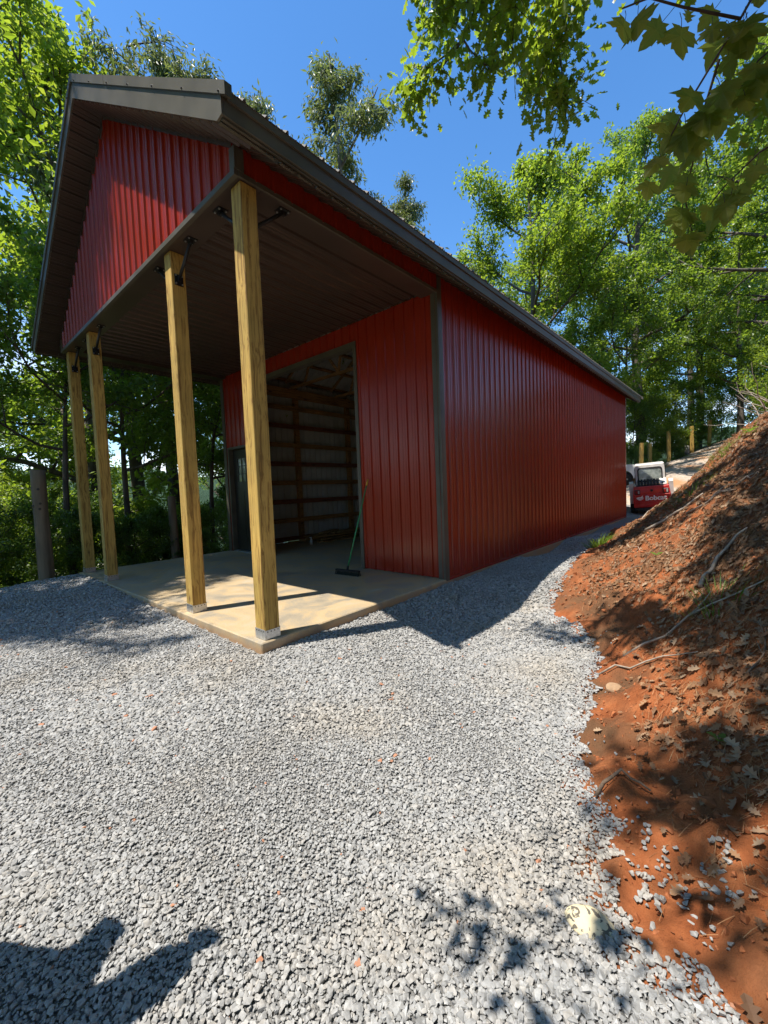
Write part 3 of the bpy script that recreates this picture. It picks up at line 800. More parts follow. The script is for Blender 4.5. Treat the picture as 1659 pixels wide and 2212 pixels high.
# porch posts with brackets and knee braces
PS = .188
def make_post(x, y, braces):
    p = empty('porch_post', (x, y, 0), parent=barn)
    m = MB(); h = PS / 2
    m.cbox((-h, -h, .02), (h, h, H - .004), .006)
    m.build('timber', MAT['treated_pine'], p)
    m = MB(); g = h + .004
    m.box((-g, -g, .004), (g, g, .018))
    for a, b in (((-g, -g, .0185), (g, -h - .0005, .115)), ((-g, h + .0005, .0185), (g, g, .115)), ((-g, -h, .0185), (-h - .0005, h, .105)), ((h + .0005, -h, .0185), (g, h, .105))):
        m.box(a, b)
    m.build('post_base', MAT['zinc'], p)
    m = MB()
    for k in range(4):
        q = -h * .7 + k * h * .47
        m.tube([(q, -g - .004, .095), (q, -g + .001, .095)], .007, 6, smooth=False); m.tube([(g - .001, q, .088), (g + .004, q, .088)], .007, 6, smooth=False)
    m.build('nail_heads', MAT['dark_iron'], p)
    for dx, dy in braces:
        d = Vector((dx, dy, 0)); e = Vector((-dy, dx, 0)); m = MB(); zb = H - .35; reach = .40
        a = d * (h + .018); A = Vector((a.x, a.y, zb)); B = d * (h + reach); B = Vector((B.x, B.y, H - .022))
        m.tube([A, B], .021, 8)
        M = Matrix(((d.x, e.x, 0, 0), (d.y, e.y, 0, 0), (0, 0, 1, 0), (0, 0, 0, 1)))
        m.box((h + .001, -.055, zb - .08), (h + .010, .055, zb + .06), 0, M); m.box((h + reach - .07, -.06, H - .012), (h + reach + .07, .06, H - .003), 0, M)
        m.box((h + .010, -.02, zb - .03), (h + .045, .02, zb + .035), 0, M); m.box((h + reach - .035, -.02, H - .05), (h + reach + .03, .02, H - .0125), 0, M)
        br = m.build('brace', MAT['black_steel'], p)
        m = MB()
        for sy in (-.04, .04):
            for q in (-.05, .05):
                c = M @ Vector((h + reach + q, sy, H - .012)); m.tube([c, c + Vector((0, 0, -.011))], .011, 6, smooth=False)
            for q in (-.06, .045):
                c = M @ Vector((h + .010, sy, zb + q)); m.tube([c, c + d * .010], .011, 6, smooth=False)
        m.build('bolt_heads', MAT['zinc'], p)
    return p
make_post(-.118, .15, [(-1, 0), (0, 1)])
make_post(-1.875, .15, [(1, 0), (-1, 0)])
make_post(-5.635, .15, [(1, 0), (-1, 0)])
make_post(-7.20, .15, [(1, 0), (0, 1)])

# framing seen through the doorway: girts, wall posts, trusses, purlins
fr = empty('wall_framing', parent=barn)
m_post = MB().box((-.07, -.07, .003), (.07, .07, 4.98)).mesh('wall_post'); m_post.materials.append(MAT['frame_lumber'])
for x in (-W + .10, -.12):
    for k in range(7):
        y = D + .16 + k * 2.32
        o = link('wall_post', m_post, fr); o.location = (x, min(y, L - .12), 0)
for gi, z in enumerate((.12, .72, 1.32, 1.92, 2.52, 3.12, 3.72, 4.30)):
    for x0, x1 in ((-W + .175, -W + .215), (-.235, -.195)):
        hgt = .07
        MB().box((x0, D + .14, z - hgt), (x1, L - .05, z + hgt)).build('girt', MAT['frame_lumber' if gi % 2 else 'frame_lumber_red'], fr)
for x0, x1 in ((-W + .174, -W + .214), (-.236, -.196)):
    MB().box((x0, D + .13, 4.62), (x1, L - .05, 4.92)).build('header_beam', MAT['frame_lumber'], fr)
MB().box((-W + .25, D + .012, 4.55), (-.25, D + .06, 4.86)).build('header_beam', MAT['truss_lumber'], fr)
def truss_mesh():
    m = MB(); zb = 4.96
    def bar(a, b, w=.085, t=.038):
        a, b = Vector((a[0], 0, a[1])), Vector((b[0], 0, b[1])); d = (b - a).normalized(); nrm = Vector((-d.z, 0, d.x)) * w / 2
        m.prism([a - nrm - Vector((0, t/2, 0)), b - nrm - Vector((0, t/2, 0)), b + nrm - Vector((0, t/2, 0)), a + nrm - Vector((0, t/2, 0))], (0, t, 0))
    zt = lambda x: roof_z(x) - .20
    bar((-W + .1, zb), (-.1, zb)); bar((-W - .1, zt(-W - .1)), (XP, zt(XP))); bar((.1, zt(.1)), (XP, zt(XP)))
    n = [-W + .3, -W * .74, XP, -W * .26, -.3]
    bar((XP, zb), (XP, zt(XP) - .05), .08, .034)
    for s in (0, 1):
        X = (lambda x: x) if s else (lambda x: -W - x)
        bar((X(-W * .33), zb + .03), (X(-W * .2), zt(-W * .2) - .04), .08, .034); bar((X(-W * .33), zb + .03), (X(-W * .40), zt(-W * .40) - .05), .08, .032)
        bar((X(-W * .12), zb + .03), (X(-W * .2), zt(-W * .2) - .04), .08, .032)
    return m.mesh('truss')
tm = truss_mesh(); tm.materials.append(MAT['truss_lumber'])
for k in range(8):
    o = link('truss', tm, fr); o.location = (0, D + .35 + k * 1.95, 0)
for s in (1, -1):
    for k in range(7):
        x = .1 - k * .6; xx = x if s > 0 else -W - x; z = roof_z(x) - .115
        M = Matrix.Translation((xx, 0, z)) @ Matrix.Rotation(s * math.atan(SL), 4, 'Y')
        MB().box((-.045, .05, -.025), (.045, L - .03, .02), 0, M).build('purlin', MAT['frame_lumber'], fr)

# ------------------------------------------------------------------ things in and around the barn
# lumber pile inside
lp = tag(empty('lumber_pile', (-6.45, 6.9, 0), math.radians(88)), 'low heap of scrap boards on the floor inside the dark barn', 'lumber pile')
for k in range(22):
    ly = k % 6; lay = k // 6
    ln = random.uniform(1.0, 2.2)
    M = Matrix.Translation((random.uniform(-.45, .45), -.42 + ly * .17 + random.uniform(-.03, .03), .03 + lay * .085)) @ Matrix.Rotation(random.uniform(-.12, .12) + (.35 if lay == 3 else 0), 4, 'Z')
    MB().cbox((-ln / 2, -.068, -.019), (ln / 2, .068, .019), .004, 0, M).build('board', MAT['truss_lumber'], lp)
for yy in (-.6, .6):
    MB().box((yy - .045, -.5, 0.0), (yy + .045, .55, .008)).build('bearer', MAT['truss_lumber'], lp)
m = MB(); prof = [(0.0, .045), (.13, .045), (.16, .02), (.19, .018), (.20, .024), (.235, .022)]
m.tube([(0, 0, z) for z, r in prof], [r for z, r in prof], 12); m.box((-.012, -.06, .215), (.012, .01, .235))
o = m.build('spray_bottle', MAT['bottle_plastic']); o.location = (-6.05, 5.55, 0); tag(o, 'small white spray bottle standing in front of the scrap boards', 'bottle')

# push broom leaning on the entry wall
br = tag(empty('push_broom', (-1.76, 2.96, 0)), 'push broom with a green handle leaning on the red wall beside the doorway', 'broom')
top = Vector((.055, D - .045 - 2.96, 1.80)); foot = Vector((0, 0, .13))
hd = (top - foot)
MB().tube([foot + Vector((0, 0, -.015)), foot + hd * .93], .0125, 8).build('handle', MAT['broom_green'], br)
MB().tube([foot + hd * .93, foot + hd], [.014, .0135], 8).build('grip', MAT['broom_yellow'], br)
MB().tube([foot + Vector((0, -.002, -.03)), foot + hd * .03], [.022, .018], 8).build('socket', MAT['black_steel'], br)
RM = Matrix.Rotation(.10, 4, 'Z')
MB().cbox((-.29, -.032, .075), (.29, .032, .105), .006, 0, RM).build('brush_block', MAT['black_steel'], br)
m = MB()
for k in range(26):
    for r in range(3):
        x = -.275 + k * .022; y = -.022 + r * .022
        m.tube([RM @ Vector((x, y, .078)), RM @ Vector((x * 1.02 + random.uniform(-.006, .006), y * 1.7, .002))], [.009, .011], 4, smooth=False, cap=False)
m.build('bristles', MAT['bristle'], br)['kind'] = 'stuff'

# weathered log posts at the yard edge
def log_post(x, y, h, r, label, lean):
    z = gzf(x, y) - .15; n = 14
    m = MB(); pts, rad = [], []
    for k in range(10):
        t = k / 9; pts.append((lean[0] * t + .012 * math.sin(5 * t + x), lean[1] * t + .01 * math.cos(4 * t), t * (h + .15))); rad.append(r * (1.08 - .12 * t) * (1 + .03 * math.sin(9 * t + y)))
    m.tube(pts, rad, n)
    o = m.build('log_post', MAT['weathered_log']); o.location = (x, y, z)
    for k in range(5):
        a = random.uniform(3.5, 6.5); t = random.uniform(.2, .9); c = Vector((lean[0]*t + math.cos(a) * r * .97, lean[1]*t + math.sin(a) * r * .97, t * h))
        MB().tube([c, c + Vector((math.cos(a), math.sin(a), 0)) * .035], [.035, .02], 7).build('branch_stub', MAT['bark'], o)
    tag(o, label, 'post', 'log posts at the yard edge')
log_post(-8.05, -.48, 2.55, .14, 'thick grey log post at the far left edge of the gravel', (-.05, .02))
log_post(-9.0, 2.75, 2.32, .115, 'slimmer log post seen between the yellow porch posts', (-.05, 0))

# square pine posts up the dirt path
fence_pts = [(-.51, 24.43, 1.85, 'first pine post, directly behind the loader cab'), (-.48, 27.15, 1.75, 'pine post second from the barn, half in the leaves'), (.24, 29.15, 1.9, 'tall pine post at the left foot of the path'), (1.14, 32.62, 1.78, 'sunlit pine post halfway up the path beside a short stump'), (1.87, 35.98, 1.85, 'topmost pine post at the path with a fern at its foot')]
for x, y, h, lab in fence_pts:
    z = gzf(x, y); m = MB(); a = .085
    m.cbox((-a, -a, -.4), (a, a, h), .008)
    o = m.build('fence_post', MAT['treated_pine']); o.location = (x, y, z); o.rotation_euler = (random.uniform(-.02, .02), random.uniform(-.02, .02), .5)
    tag(o, lab, 'post', 'pine posts along the path')
o = MB().tube([(0, 0, -.1), (.02, 0, .3), (.03, .01, .62)], [.14, .13, .125], 10).build('stump', MAT['pale_bark']); o.location = (.86, 32.4, gzf(.86, 32.4)); tag(o, 'short cut stump beside the sunlit pine post', 'stump')

# compact loader parked behind the barn
sk = tag(empty('skid_steer', (.76, 19.55, gzf(.9, 19.6) + .12), math.radians(9)), 'red and white skid steer loader parked behind the barn', 'loader')
sk.rotation_euler = (math.radians(5), math.radians(-3.5), math.radians(9)); sk.scale = (.96, .96, .96)
m = MB(); m.cbox((-.55, .15, .28), (.55, 2.45, .95), .03); m.cbox((-.70, .02, .22), (.70, .30, .34), .02); m.build('chassis', MAT['dark_iron'], sk)
m = MB()
m.prism([(-.72, .0, .36), (.72, .0, .36), (.74, -.06, .62), (.74, -.06, .95), (.70, .02, 1.30), (-.70, .02, 1.30), (-.74, -.06, .95), (-.74, -.06, .62)], (0, .16, 0))
m.cbox((-.70, .03, 1.285), (.70, .50, 1.345), .02)
m.cbox((-.73, -.085, .93), (.73, -.04, .965), .008); m.cbox((-.70, -.07, .60), (.70, -.045, .63), .006)
tg = m.build('tailgate', MAT['machine_red'], sk)
for s in (-1, 1):
    MB().cbox((s * .56 - .115, -.068, .99), (s * .56 + .115, -.030, 1.21), .015).build('tail_light_bezel', MAT['black_steel'], tg)
    MB().cbox((s * .56 - .088, -.080, 1.03), (s * .56 + .022, -.066, 1.17), .008).build('tail_light', MAT['lamp_red'], tg)
    MB().cbox((s * .56 + .026, -.080, 1.03), (s * .56 + .088, -.066, 1.17), .008).build('reverse_light', MAT['lamp_clear'], tg)
MB().tube([(.02, -.075, 1.14), (.02, -.02, 1.14)], [.05, .06], 12).build('latch', MAT['black_steel'], tg)
fc = bpy.data.curves.new('lettering', 'FONT'); fc.body = 'Bobcat'; fc.size = .30; fc.extrude = .004; fc.offset = .010; fc.space_character = .98
fo = bpy.data.objects.new('lettering_source', fc); COL.objects.link(fo)
bpy.context.view_layer.update()
tmesh = bpy.data.meshes.new_from_object(fo.evaluated_get(bpy.context.evaluated_depsgraph_get()))
bpy.data.objects.remove(fo)
tx = link('lettering', tmesh, tg, MAT['decal_white']); tx.rotation_euler = (math.pi / 2, 0, 0); tx.location = (-.26, -.066, .70)
cat = [(-.20, .14), (-.13, .055), (-.05, .085), (.03, .075), (.13, .15), (.115, .05), (.17, .02), (.10, -.005), (.135, -.05), (.06, -.035), (.035, -.09), (.0, -.055), (-.05, -.085), (-.06, -.03), (-.13, -.035), (-.09, .005), (-.16, .02), (-.12, .04)]
m = MB(); m.prism([(-.47 + x, -.0665, .79 + z) for x, z in cat], (0, -.006, 0))
m.build('emblem', MAT['decal_white'], tg)
m = MB()
for x, z, r in ((-.50, .80, .018), (-.43, .805, .018), (-.465, .755, .016)):
    m.tube([(x, -.0722, z), (x, -.0760, z)], r, 6, smooth=False)
m.build('emblem_face', MAT['machine_red'], tg)
# sloping engine grille in front of the cab
m = MB(); m.box((-.58, .10, 1.345), (.58, .56, 1.38)); m.build('grille_base', MAT['dark_iron'], sk)
gM = Matrix.Translation((0, .12, 1.36)) @ Matrix.Rotation(math.radians(38), 4, 'X')
for k in range(7):
    MB().cbox((-.52 + k * .125, 0, .0), (-.43 + k * .125, .42, .05), .01, 0, gM).build('grille_slat', MAT['rubber'], sk)
MB().cbox((.36, 0, 0), (.62, .42, .045), .01, 0, gM).build('side_cover', MAT['machine_white'], sk)
m = MB(); m.tube([(.46, .16, 1.38), (.46, .16, 1.50)], [.045, .03], 8); m.build('exhaust_pipe', MAT['black_steel'], sk)
# cab: four posts, roof, rear window with rounded corners
def rrect(w, h, r, n=5):
    pts = []
    for cx_, cy_, a0 in ((w/2-r, h/2-r, 0), (-w/2+r, h/2-r, 90), (-w/2+r, -h/2+r, 180), (w/2-r, -h/2+r, 270)):
        for k in range(n + 1):
            a = math.radians(a0 + 90 * k / n); pts.append((cx_ + r * math.cos(a), cy_ + r * math.sin(a)))
    return pts
def ring(mb, outer, inner, y, t, mtx):
    n = len(outer)
    vs_ = [mtx @ Vector((x, y, z)) for x, z in outer] + [mtx @ Vector((x, y, z)) for x, z in inner] + [mtx @ Vector((x, y + t, z)) for x, z in outer] + [mtx @ Vector((x, y + t, z)) for x, z in inner]
    fs = []
    for i in range(n):
        j = (i + 1) % n
        fs += [(i, j, n + j, n + i), (2*n+j, 2*n+i, 3*n+i, 3*n+j), (j, i, 2*n+i, 2*n+j), (n+i, n+j, 3*n+j, 3*n+i)]
    mb.add(vs_, fs)
cM = Matrix.Translation((0, .46, 1.86)) @ Matrix.Rotation(math.radians(-7), 4, 'X')
m = MB(); ring(m, rrect(1.18, .92, .12), rrect(.98, .66, .12), -.03, .07, cM)
for s in (-1, 1):
    m.prism([(s * .59, .48, 1.42), (s * .59, 1.75, 1.42), (s * .59, 1.62, 2.30), (s * .59, .60, 2.30)], (-s * .05, 0, 0))
m.cbox((-.59, .55, 2.26), (.59, 1.66, 2.35), .03)
m.build('cab', MAT['machine_white'], sk)
m = MB(); ring(m, rrect(1.0, .68, .13), rrect(.90, .58, .10), -.045, .03, cM); m.build('window_seal', MAT['rubber'], sk)
m = MB(); m.prism([cM @ Vector((x, -.02, z)) for x, z in rrect(.93, .61, .11)], (0, .008, 0)); m.build('rear_window', MAT['pane_glass'], sk)
MB().box((-.62, .60, 1.40), (-.592, 1.60, 2.2)).build('side_screen', MAT['black_steel'], sk); MB().box((.592, .60, 1.40), (.62, 1.60, 2.2)).build('side_screen', MAT['black_steel'], sk)
for s in (-1, 1):
    m = MB(); m.prism([(s * .70, .12, .55), (s * .70, .40, .55), (s * .70, .62, 1.52), (s * .70, .30, 1.60), (s * .70, .10, 1.50)], (s * .17, 0, 0))
    m.prism([(s * .70, .35, 1.42), (s * .70, 2.6, 1.05), (s * .70, 2.95, .45), (s * .70, 2.75, .40), (s * .70, 2.42, .92), (s * .70, .35, 1.24)], (s * .15, 0, 0))
    m.build('lift_arm', MAT['machine_white'], sk)
    for y in (.55, 1.72):
        wz = empty('wheel', (s * .74, y, .42), parent=sk); m = MB()
        prof = [(-.14, .22), (-.15, .36), (-.11, .415), (.11, .415), (.15, .36), (.14, .22)]
        m.tube([(q, 0, 0) for q, r in prof], [r for q, r in prof], 22); 
        for k in range(16):
            a = 2 * math.pi * k / 16; M = Matrix.Rotation(a, 4, 'X') @ Matrix.Translation((0, 0, .415)) @ Matrix.Rotation(.4 if k % 2 else -.4, 4, 'Z')
            m.box((-.13, -.025, -.012), (.13, .025, .02), 0, M)
        m.build('tyre', MAT['rubber'], wz)
        m = MB(); m.tube([(s * .10, 0, 0), (s * .152, 0, 0)], [.23, .17], 16); m.build('rim', MAT['machine_white'], wz)
m = MB(); m.prism([(-.9, 2.85, .10), (-.9, 3.55, .10), (-.9, 3.45, .18), (-.9, 2.98, .22), (-.9, 2.92, .62), (-.9, 2.82, .62)], (1.8, 0, 0)); m.build('bucket', MAT['dark_iron'], sk)

# white pickup whose nose shows past the barn's far corner
tk = tag(empty('pickup_truck', (-.18, 23.3, gzf(-1.2, 23.2) - .03), math.radians(4)), 'white pickup truck mostly hidden behind the barn corner, one front wing showing', 'truck')
m = MB(); wxl = 1.82
prof = [(0, .55), (.02, .92), (-.10, 1.06), (-.45, 1.16), (-1.35, 1.22), (-1.95, 1.30), (-5.2, 1.30), (-5.3, .55)]
sidep = [(x, 0, z) for x, z in prof]
arch = [(-.95 + .47 * math.cos(math.radians(a)), 0, .40 + .47 * math.sin(math.radians(a))) for a in range(160, -1, -20)]
outline = sidep[:] + [(-4.6 + .47 * math.cos(math.radians(a)), 0, .40 + .47 * math.sin(math.radians(a))) for a in range(160, 19, -20)] + arch + [(-.46, 0, .45)]
vs_ = outline; 
m.prism(outline[::-1], (0, wxl, 0)); m.build('body', MAT['truck_white'], tk)
m = MB(); m.prism([(-1.95, .12, 1.30), (-2.55, .22, 1.82), (-3.5, .22, 1.84), (-3.85, .14, 1.30)][::-1], (0, 1.56, 0)); m.build('cab_roof', MAT['truck_white'], tk)
m = MB(); m.prism([(-2.15, .115, 1.34), (-2.6, .20, 1.74), (-3.4, .20, 1.76), (-3.65, .125, 1.34)][::-1], (0, -.012, 0)); m.build('side_window', MAT['pane_glass'], tk)
m = MB(); m.cbox((-.06, -.02, .50), (.10, wxl + .02, .70), .03); m.build('bumper', MAT['dark_iron'], tk)
m = MB(); m.cbox((-.20, -.012, .86), (-.02, .02, 1.0), .01); m.build('indicator', MAT['lamp_clear'], tk)
m = MB(); m.cbox((-1.62, -.010, .94), (-1.42, .004, 1.02), .004); m.build('wing_vent', MAT['black_steel'], tk)
m = MB(); m.tube([(-1.70, .16, 1.24), (-1.70, .16, 1.86)], .006, 5); m.build('aerial', MAT['black_steel'], tk)
m = MB(); m.cbox((-2.1, -.16, 1.34), (-2.0, .06, 1.55), .02); m.build('mirror', MAT['black_steel'], tk)
for y in (.12, wxl - .12):
    for x in (-.95, -4.6):
        wz = empty('wheel', (x, y, .40), parent=tk); pr = [(-.11, .24), (-.12, .35), (-.08, .40), (.08, .40), (.12, .35), (.11, .24)]
        MB().tube([(0, q, 0) for q, r in pr], [r for q, r in pr], 20).build('tyre', MAT['rubber'], wz); MB().tube([(0, -.115, 0), (0, .115, 0)], [.22, .22], 14).build('rim', MAT['zinc'], wz)

# cream rock half buried in the gravel, tan stone at the toe of the bank
def rock(name, loc, size, mat, label, rz, seed):
    import bmesh
    bm = bmesh.new(); bmesh.ops.create_icosphere(bm, subdivisions=3, radius=.5)
    for v in bm.verts:
        d = mnoise.fractal(v.co * 2.2 + Vector((seed, 0, 0)), .9, 2.1, 3) * .10
        v.co *= 1 + d
        v.co.x *= size[0]; v.co.y *= size[1]; v.co.z *= size[2]
    me = bpy.data.meshes.new(name); bm.to_mesh(me); bm.free()
    for p in me.polygons: p.use_smooth = True
    o = link(name, me, None, MAT[mat]); o.location = loc; o.rotation_euler = (.35, .15, rz); tag(o, label, 'rock'); return o
rock('rock', (3.455, -.70, gzf(3.45, -.70) + .012), (.205, .12, .05), 'speckled_rock', 'flat cream rock with dark speckles half buried in the gravel', .25, 2.0)
rock('rock', (3.12, 1.25, gzf(3.12, 1.25) + .02), (.15, .11, .06), 'stone_tan', 'flat tan stone lying at the toe of the clay bank', .9, 5.0)
#PART2
# ------------------------------------------------------------------ gravel: crushed stones by geometry nodes
def stone_tree(name, mat, npt=13, variants=7, flat=(1, .82, .6), tilt=.7):
    ng = bpy.data.node_groups.new(name, 'GeometryNodeTree')
    ng.interface.new_socket('Geometry', in_out='INPUT', socket_type='NodeSocketGeometry')
    ng.interface.new_socket('Geometry', in_out='OUTPUT', socket_type='NodeSocketGeometry')
    n, l = ng.nodes, ng.links
    gi = n.new('NodeGroupInput'); go = n.new('NodeGroupOutput')
    gti = n.new('GeometryNodeGeometryToInstance')
    for i in range(variants):
        pt = n.new('GeometryNodePoints'); pt.inputs['Count'].default_value = npt
        rv = n.new('FunctionNodeRandomValue'); rv.data_type = 'FLOAT_VECTOR'; rv.inputs[0].default_value = (-1, -1, -1); rv.inputs[1].default_value = (1, 1, 1); rv.inputs['Seed'].default_value = i * 13 + 3
        nm = n.new('ShaderNodeVectorMath'); nm.operation = 'NORMALIZE'; l.new(rv.outputs[0], nm.inputs[0])
        fl = n.new('ShaderNodeVectorMath'); fl.operation = 'MULTIPLY'; l.new(nm.outputs[0], fl.inputs[0]); k = .5; fl.inputs[1].default_value = (flat[0] * k, flat[1] * k * (1 - .05 * (i % 3)), flat[2] * k * (1 - .1 * (i % 2)))
        l.new(fl.outputs[0], pt.inputs['Position'])
        ch = n.new('GeometryNodeConvexHull'); l.new(pt.outputs[0], ch.inputs[0])
        sm = n.new('GeometryNodeSetMaterial'); sm.inputs['Material'].default_value = MAT[mat]; l.new(ch.outputs[0], sm.inputs['Geometry'])
        l.new(sm.outputs[0], gti.inputs[0])
    iop = n.new('GeometryNodeInstanceOnPoints')
    l.new(gi.outputs[0], iop.inputs['Points']); l.new(gti.outputs[0], iop.inputs['Instance'])
    iop.inputs['Pick Instance'].default_value = True
    ri = n.new('FunctionNodeRandomValue'); ri.data_type = 'INT'; ri.inputs[4].default_value = 0; ri.inputs[5].default_value = variants - 1; l.new(ri.outputs[2], iop.inputs['Instance Index'])
    rr = n.new('FunctionNodeRandomValue'); rr.data_type = 'FLOAT_VECTOR'; rr.inputs[0].default_value = (-tilt, -tilt, 0); rr.inputs[1].default_value = (tilt, tilt, 6.283); rr.inputs['Seed'].default_value = 5
    l.new(rr.outputs[0], iop.inputs['Rotation'])
    na = n.new('GeometryNodeInputNamedAttribute'); na.data_type = 'FLOAT'; na.inputs['Name'].default_value = 'scl'; l.new(na.outputs[0], iop.inputs['Scale'])
    l.new(iop.outputs[0], go.inputs[0])
    return ng
def scatter(name, pts, scl, ng, kind='stuff'):
    me = bpy.data.meshes.new(name); me.vertices.add(len(pts)); me.vertices.foreach_set('co', np.ascontiguousarray(pts, dtype=np.float32).ravel())
    a = me.attributes.new('scl', 'FLOAT', 'POINT'); a.data.foreach_set('value', np.ascontiguousarray(scl, dtype=np.float32)); me.update()
    o = link(name, me); md = o.modifiers.new('scatter', 'NODES'); md.node_group = ng
    return tag(o, kind=kind)
FWn, RTn, Cn = np.array(FW), np.array(RT), np.array(CAM)
def view_depth(x, y):
    return (x - Cn[0]) * FWn[0] + (y - Cn[1]) * FWn[1], (x - Cn[0]) * RTn[0] + (y - Cn[1]) * RTn[1]
def jit_grid(x0, x1, y0, y1, s):
    gx, gy = np.meshgrid(np.arange(x0, x1, s), np.arange(y0, y1, s), indexing='ij')
    x = gx.ravel() + rng.uniform(-.5, .5, gx.size) * s; y = gy.ravel() + rng.uniform(-.5, .5, gx.size) * s
    return x, y
# ragged bare places near the big rock, and a thin spill of stones on the clay
SPILL = [(float(3.5 + .45 * a_), float(-.15 - .55 * b_)) for a_, b_ in rng.random((7, 2))] + [(3.55, -.20), (3.60, -.26), (3.66, -.33), (3.70, -.42), (3.76, -.50), (3.80, -.58), (3.57, -.40), (3.55, -.45), (3.80, -.34), (3.60, -.50)]
P, S = [], []
for s, d0, d1 in ((.0140, -1, 3.0), (.0195, 3.0, 5.4), (.029, 5.4, 12.5)):
    x, y = jit_grid(-8, 4.6, -5, 16, s)
    dep, lat = view_depth(x, y)
    k = (dep > max(d0, .25)) & (dep <= d1) & (np.abs(lat) < dep * 1.12 + .7)
    x, y = x[k], y[k]
    wob = .035 * np.sin(x * 23 + 2 * np.sin(y * 17)) + .02 * np.sin(y * 41)
    k = in_poly(x + wob, y - wob, GRAVEL) & ~((x > -W - .01) & (x < .012) & (y > -.012) & (y < L))
    x, y = x[k], y[k]
    P.append(np.stack([x, y, gz(x, y) + .004 + rng.uniform(0, .010, len(x))], 1))
    pt_ = 1 + .22 * np.sin(x * 1.9 + 1.7 * np.sin(y * 1.3)) * np.sin(y * 2.1 + .8); S.append(np.clip(rng.lognormal(math.log(s * 1.48), .36, len(x)), s * .6, s * 3.0) * pt_)
for cx_, cy_ in SPILL:
    n_ = int(rng.integers(3, 16)); x = cx_ + rng.normal(0, .034, n_); y = cy_ + rng.normal(0, .026, n_)
    P.append(np.stack([x, y, gz(x, y) + .010], 1)); S.append(rng.uniform(.014, .038, n_))
# strays kicked onto the bank foot
x = rng.uniform(1.2, 4.3, 2600); y = rng.uniform(-1.6, 7, 2600)
td = toe_dist(x, y); k = in_poly(x, y, BANKP) & (td < rng.exponential(.07, len(x)))
x, y = x[k], y[k]; P.append(np.stack([x, y, gz(x, y) + .008], 1)); S.append(rng.uniform(.012, .032, len(x)))
scatter('gravel', np.concatenate(P), np.concatenate(S), stone_tree('crushed_stones', 'crushed_stone', tilt=.5))
# clods of clay on the bank
x, y = jit_grid(1.0, 5.4, -2.4, 12.5, .045)
dep, lat = view_depth(x, y); k = in_poly(x, y, BANKP) & (dep > .3) & (lat < dep * 1.15 + .4) & (rng.random(len(x)) < .55)
x, y = x[k], y[k]
scatter('clay_clods', np.stack([x, y, gz(x, y) + .002], 1), rng.lognormal(math.log(.020), .55, len(x)).clip(.008, .10), stone_tree('clods', 'clay_clod', 10, 5, (1, .9, .7), 1.5))

# ------------------------------------------------------------------ leaf litter and straw on the bank
def place_templates(T, F, pos, ax, nr, scale):
    """T (k,3) template, F faces; axis ax = template +Y, nr = template +Z"""
    sd = np.cross(ax, nr); sd /= np.linalg.norm(sd, axis=1, keepdims=True) + 1e-9
    nr = np.cross(sd, ax)
    v = pos[:, None, :] + scale[:, None, None] * (T[None, :, 0:1] * sd[:, None] + T[None, :, 1:2] * ax[:, None] + T[None, :, 2:3] * nr[:, None])
    n, k = len(pos), len(T)
    f = (np.arange(n) * k)[:, None, None] + F[None]
    return v.reshape(-1, 3), f.reshape(-1, F.shape[1])
OAKT = np.array([(0, 0, 0), (.10, .22, .02), (.30, .30, .09), (.14, .45, .03), (.38, .60, .10), (.16, .70, .03), (.22, .88, .06), (0, 1.02, .0), (-.22, .88, .06), (-.16, .70, .03), (-.38, .60, .10), (-.14, .45, .03), (-.30, .30, .09), (-.10, .22, .02), (0, .45, -.02), (0, .75, -.03)])
OAKF = np.array([(0, 1, 14), (1, 2, 3), (1, 3, 14), (3, 4, 5), (3, 5, 14), (5, 15, 14), (5, 6, 7), (5, 7, 15), (15, 7, 9), (9, 7, 8), (9, 14, 15), (9, 11, 14), (9, 10, 11), (11, 13, 14), (11, 12, 13), (13, 0, 14)])
def unit(v): return v / (np.linalg.norm(v, axis=1, keepdims=True) + 1e-9)
def bank_points(n, bias):
    x = rng.uniform(1.05, 5.6, n); y = rng.uniform(-2.2, 12.6, n)
    dep, lat = view_depth(x, y); td = toe_dist(x, y)
    dens = np.clip((td - .12) / bias, 0.02, 1) * (0.35 + .65 * (np.sin(x * 2.3 + np.sin(y * 1.9) * 1.5) * np.sin(y * 1.7 + x) > -.25))
    k = in_poly(x, y, BANKP) & (dep > .3) & (lat < dep * 1.2 + .5) & (rng.random(n) < dens)
    return x[k], y[k]
x, y = bank_points(70000, .8); n_ = len(x)
pos = np.stack([x, y, gz(x, y) + .012], 1)
ang = rng.uniform(0, 6.283, n_); e = .05
sx_ = (gz(x + e, y) - gz(x - e, y)) / (2 * e); sy_ = (gz(x, y + e) - gz(x, y - e)) / (2 * e)
nrm = unit(np.stack([-sx_, -sy_, np.ones(n_)], 1) + rng.normal(0, .38, (n_, 3)))
ax = unit(np.cross(nrm, np.stack([np.cos(ang), np.sin(ang), np.zeros(n_)], 1)))
curl = OAKT.copy(); curl[:, 2] += .35 * (np.abs(curl[:, 0]) ** 1.3) + .18 * (curl[:, 1] - .5) ** 2
v, f = place_templates(curl, OAKF, pos, ax, nrm, rng.lognormal(math.log(.048), .36, n_).clip(.02, .085))
tag(link('leaf_litter', mesh_uniform('leaf_litter', v, f), None, MAT['dead_leaf']), kind='stuff')
x, y = bank_points(190000, .75); n_ = len(x)
pos = np.stack([x, y, gz(x, y) + .008], 1); ang = rng.normal(.9, 1.1, n_)
ax = unit(np.stack([np.cos(ang), np.sin(ang), rng.normal(0, .22, n_)], 1)); sx_ = (gz(x + e, y) - gz(x - e, y)) / (2 * e); sy_ = (gz(x, y + e) - gz(x, y - e)) / (2 * e)
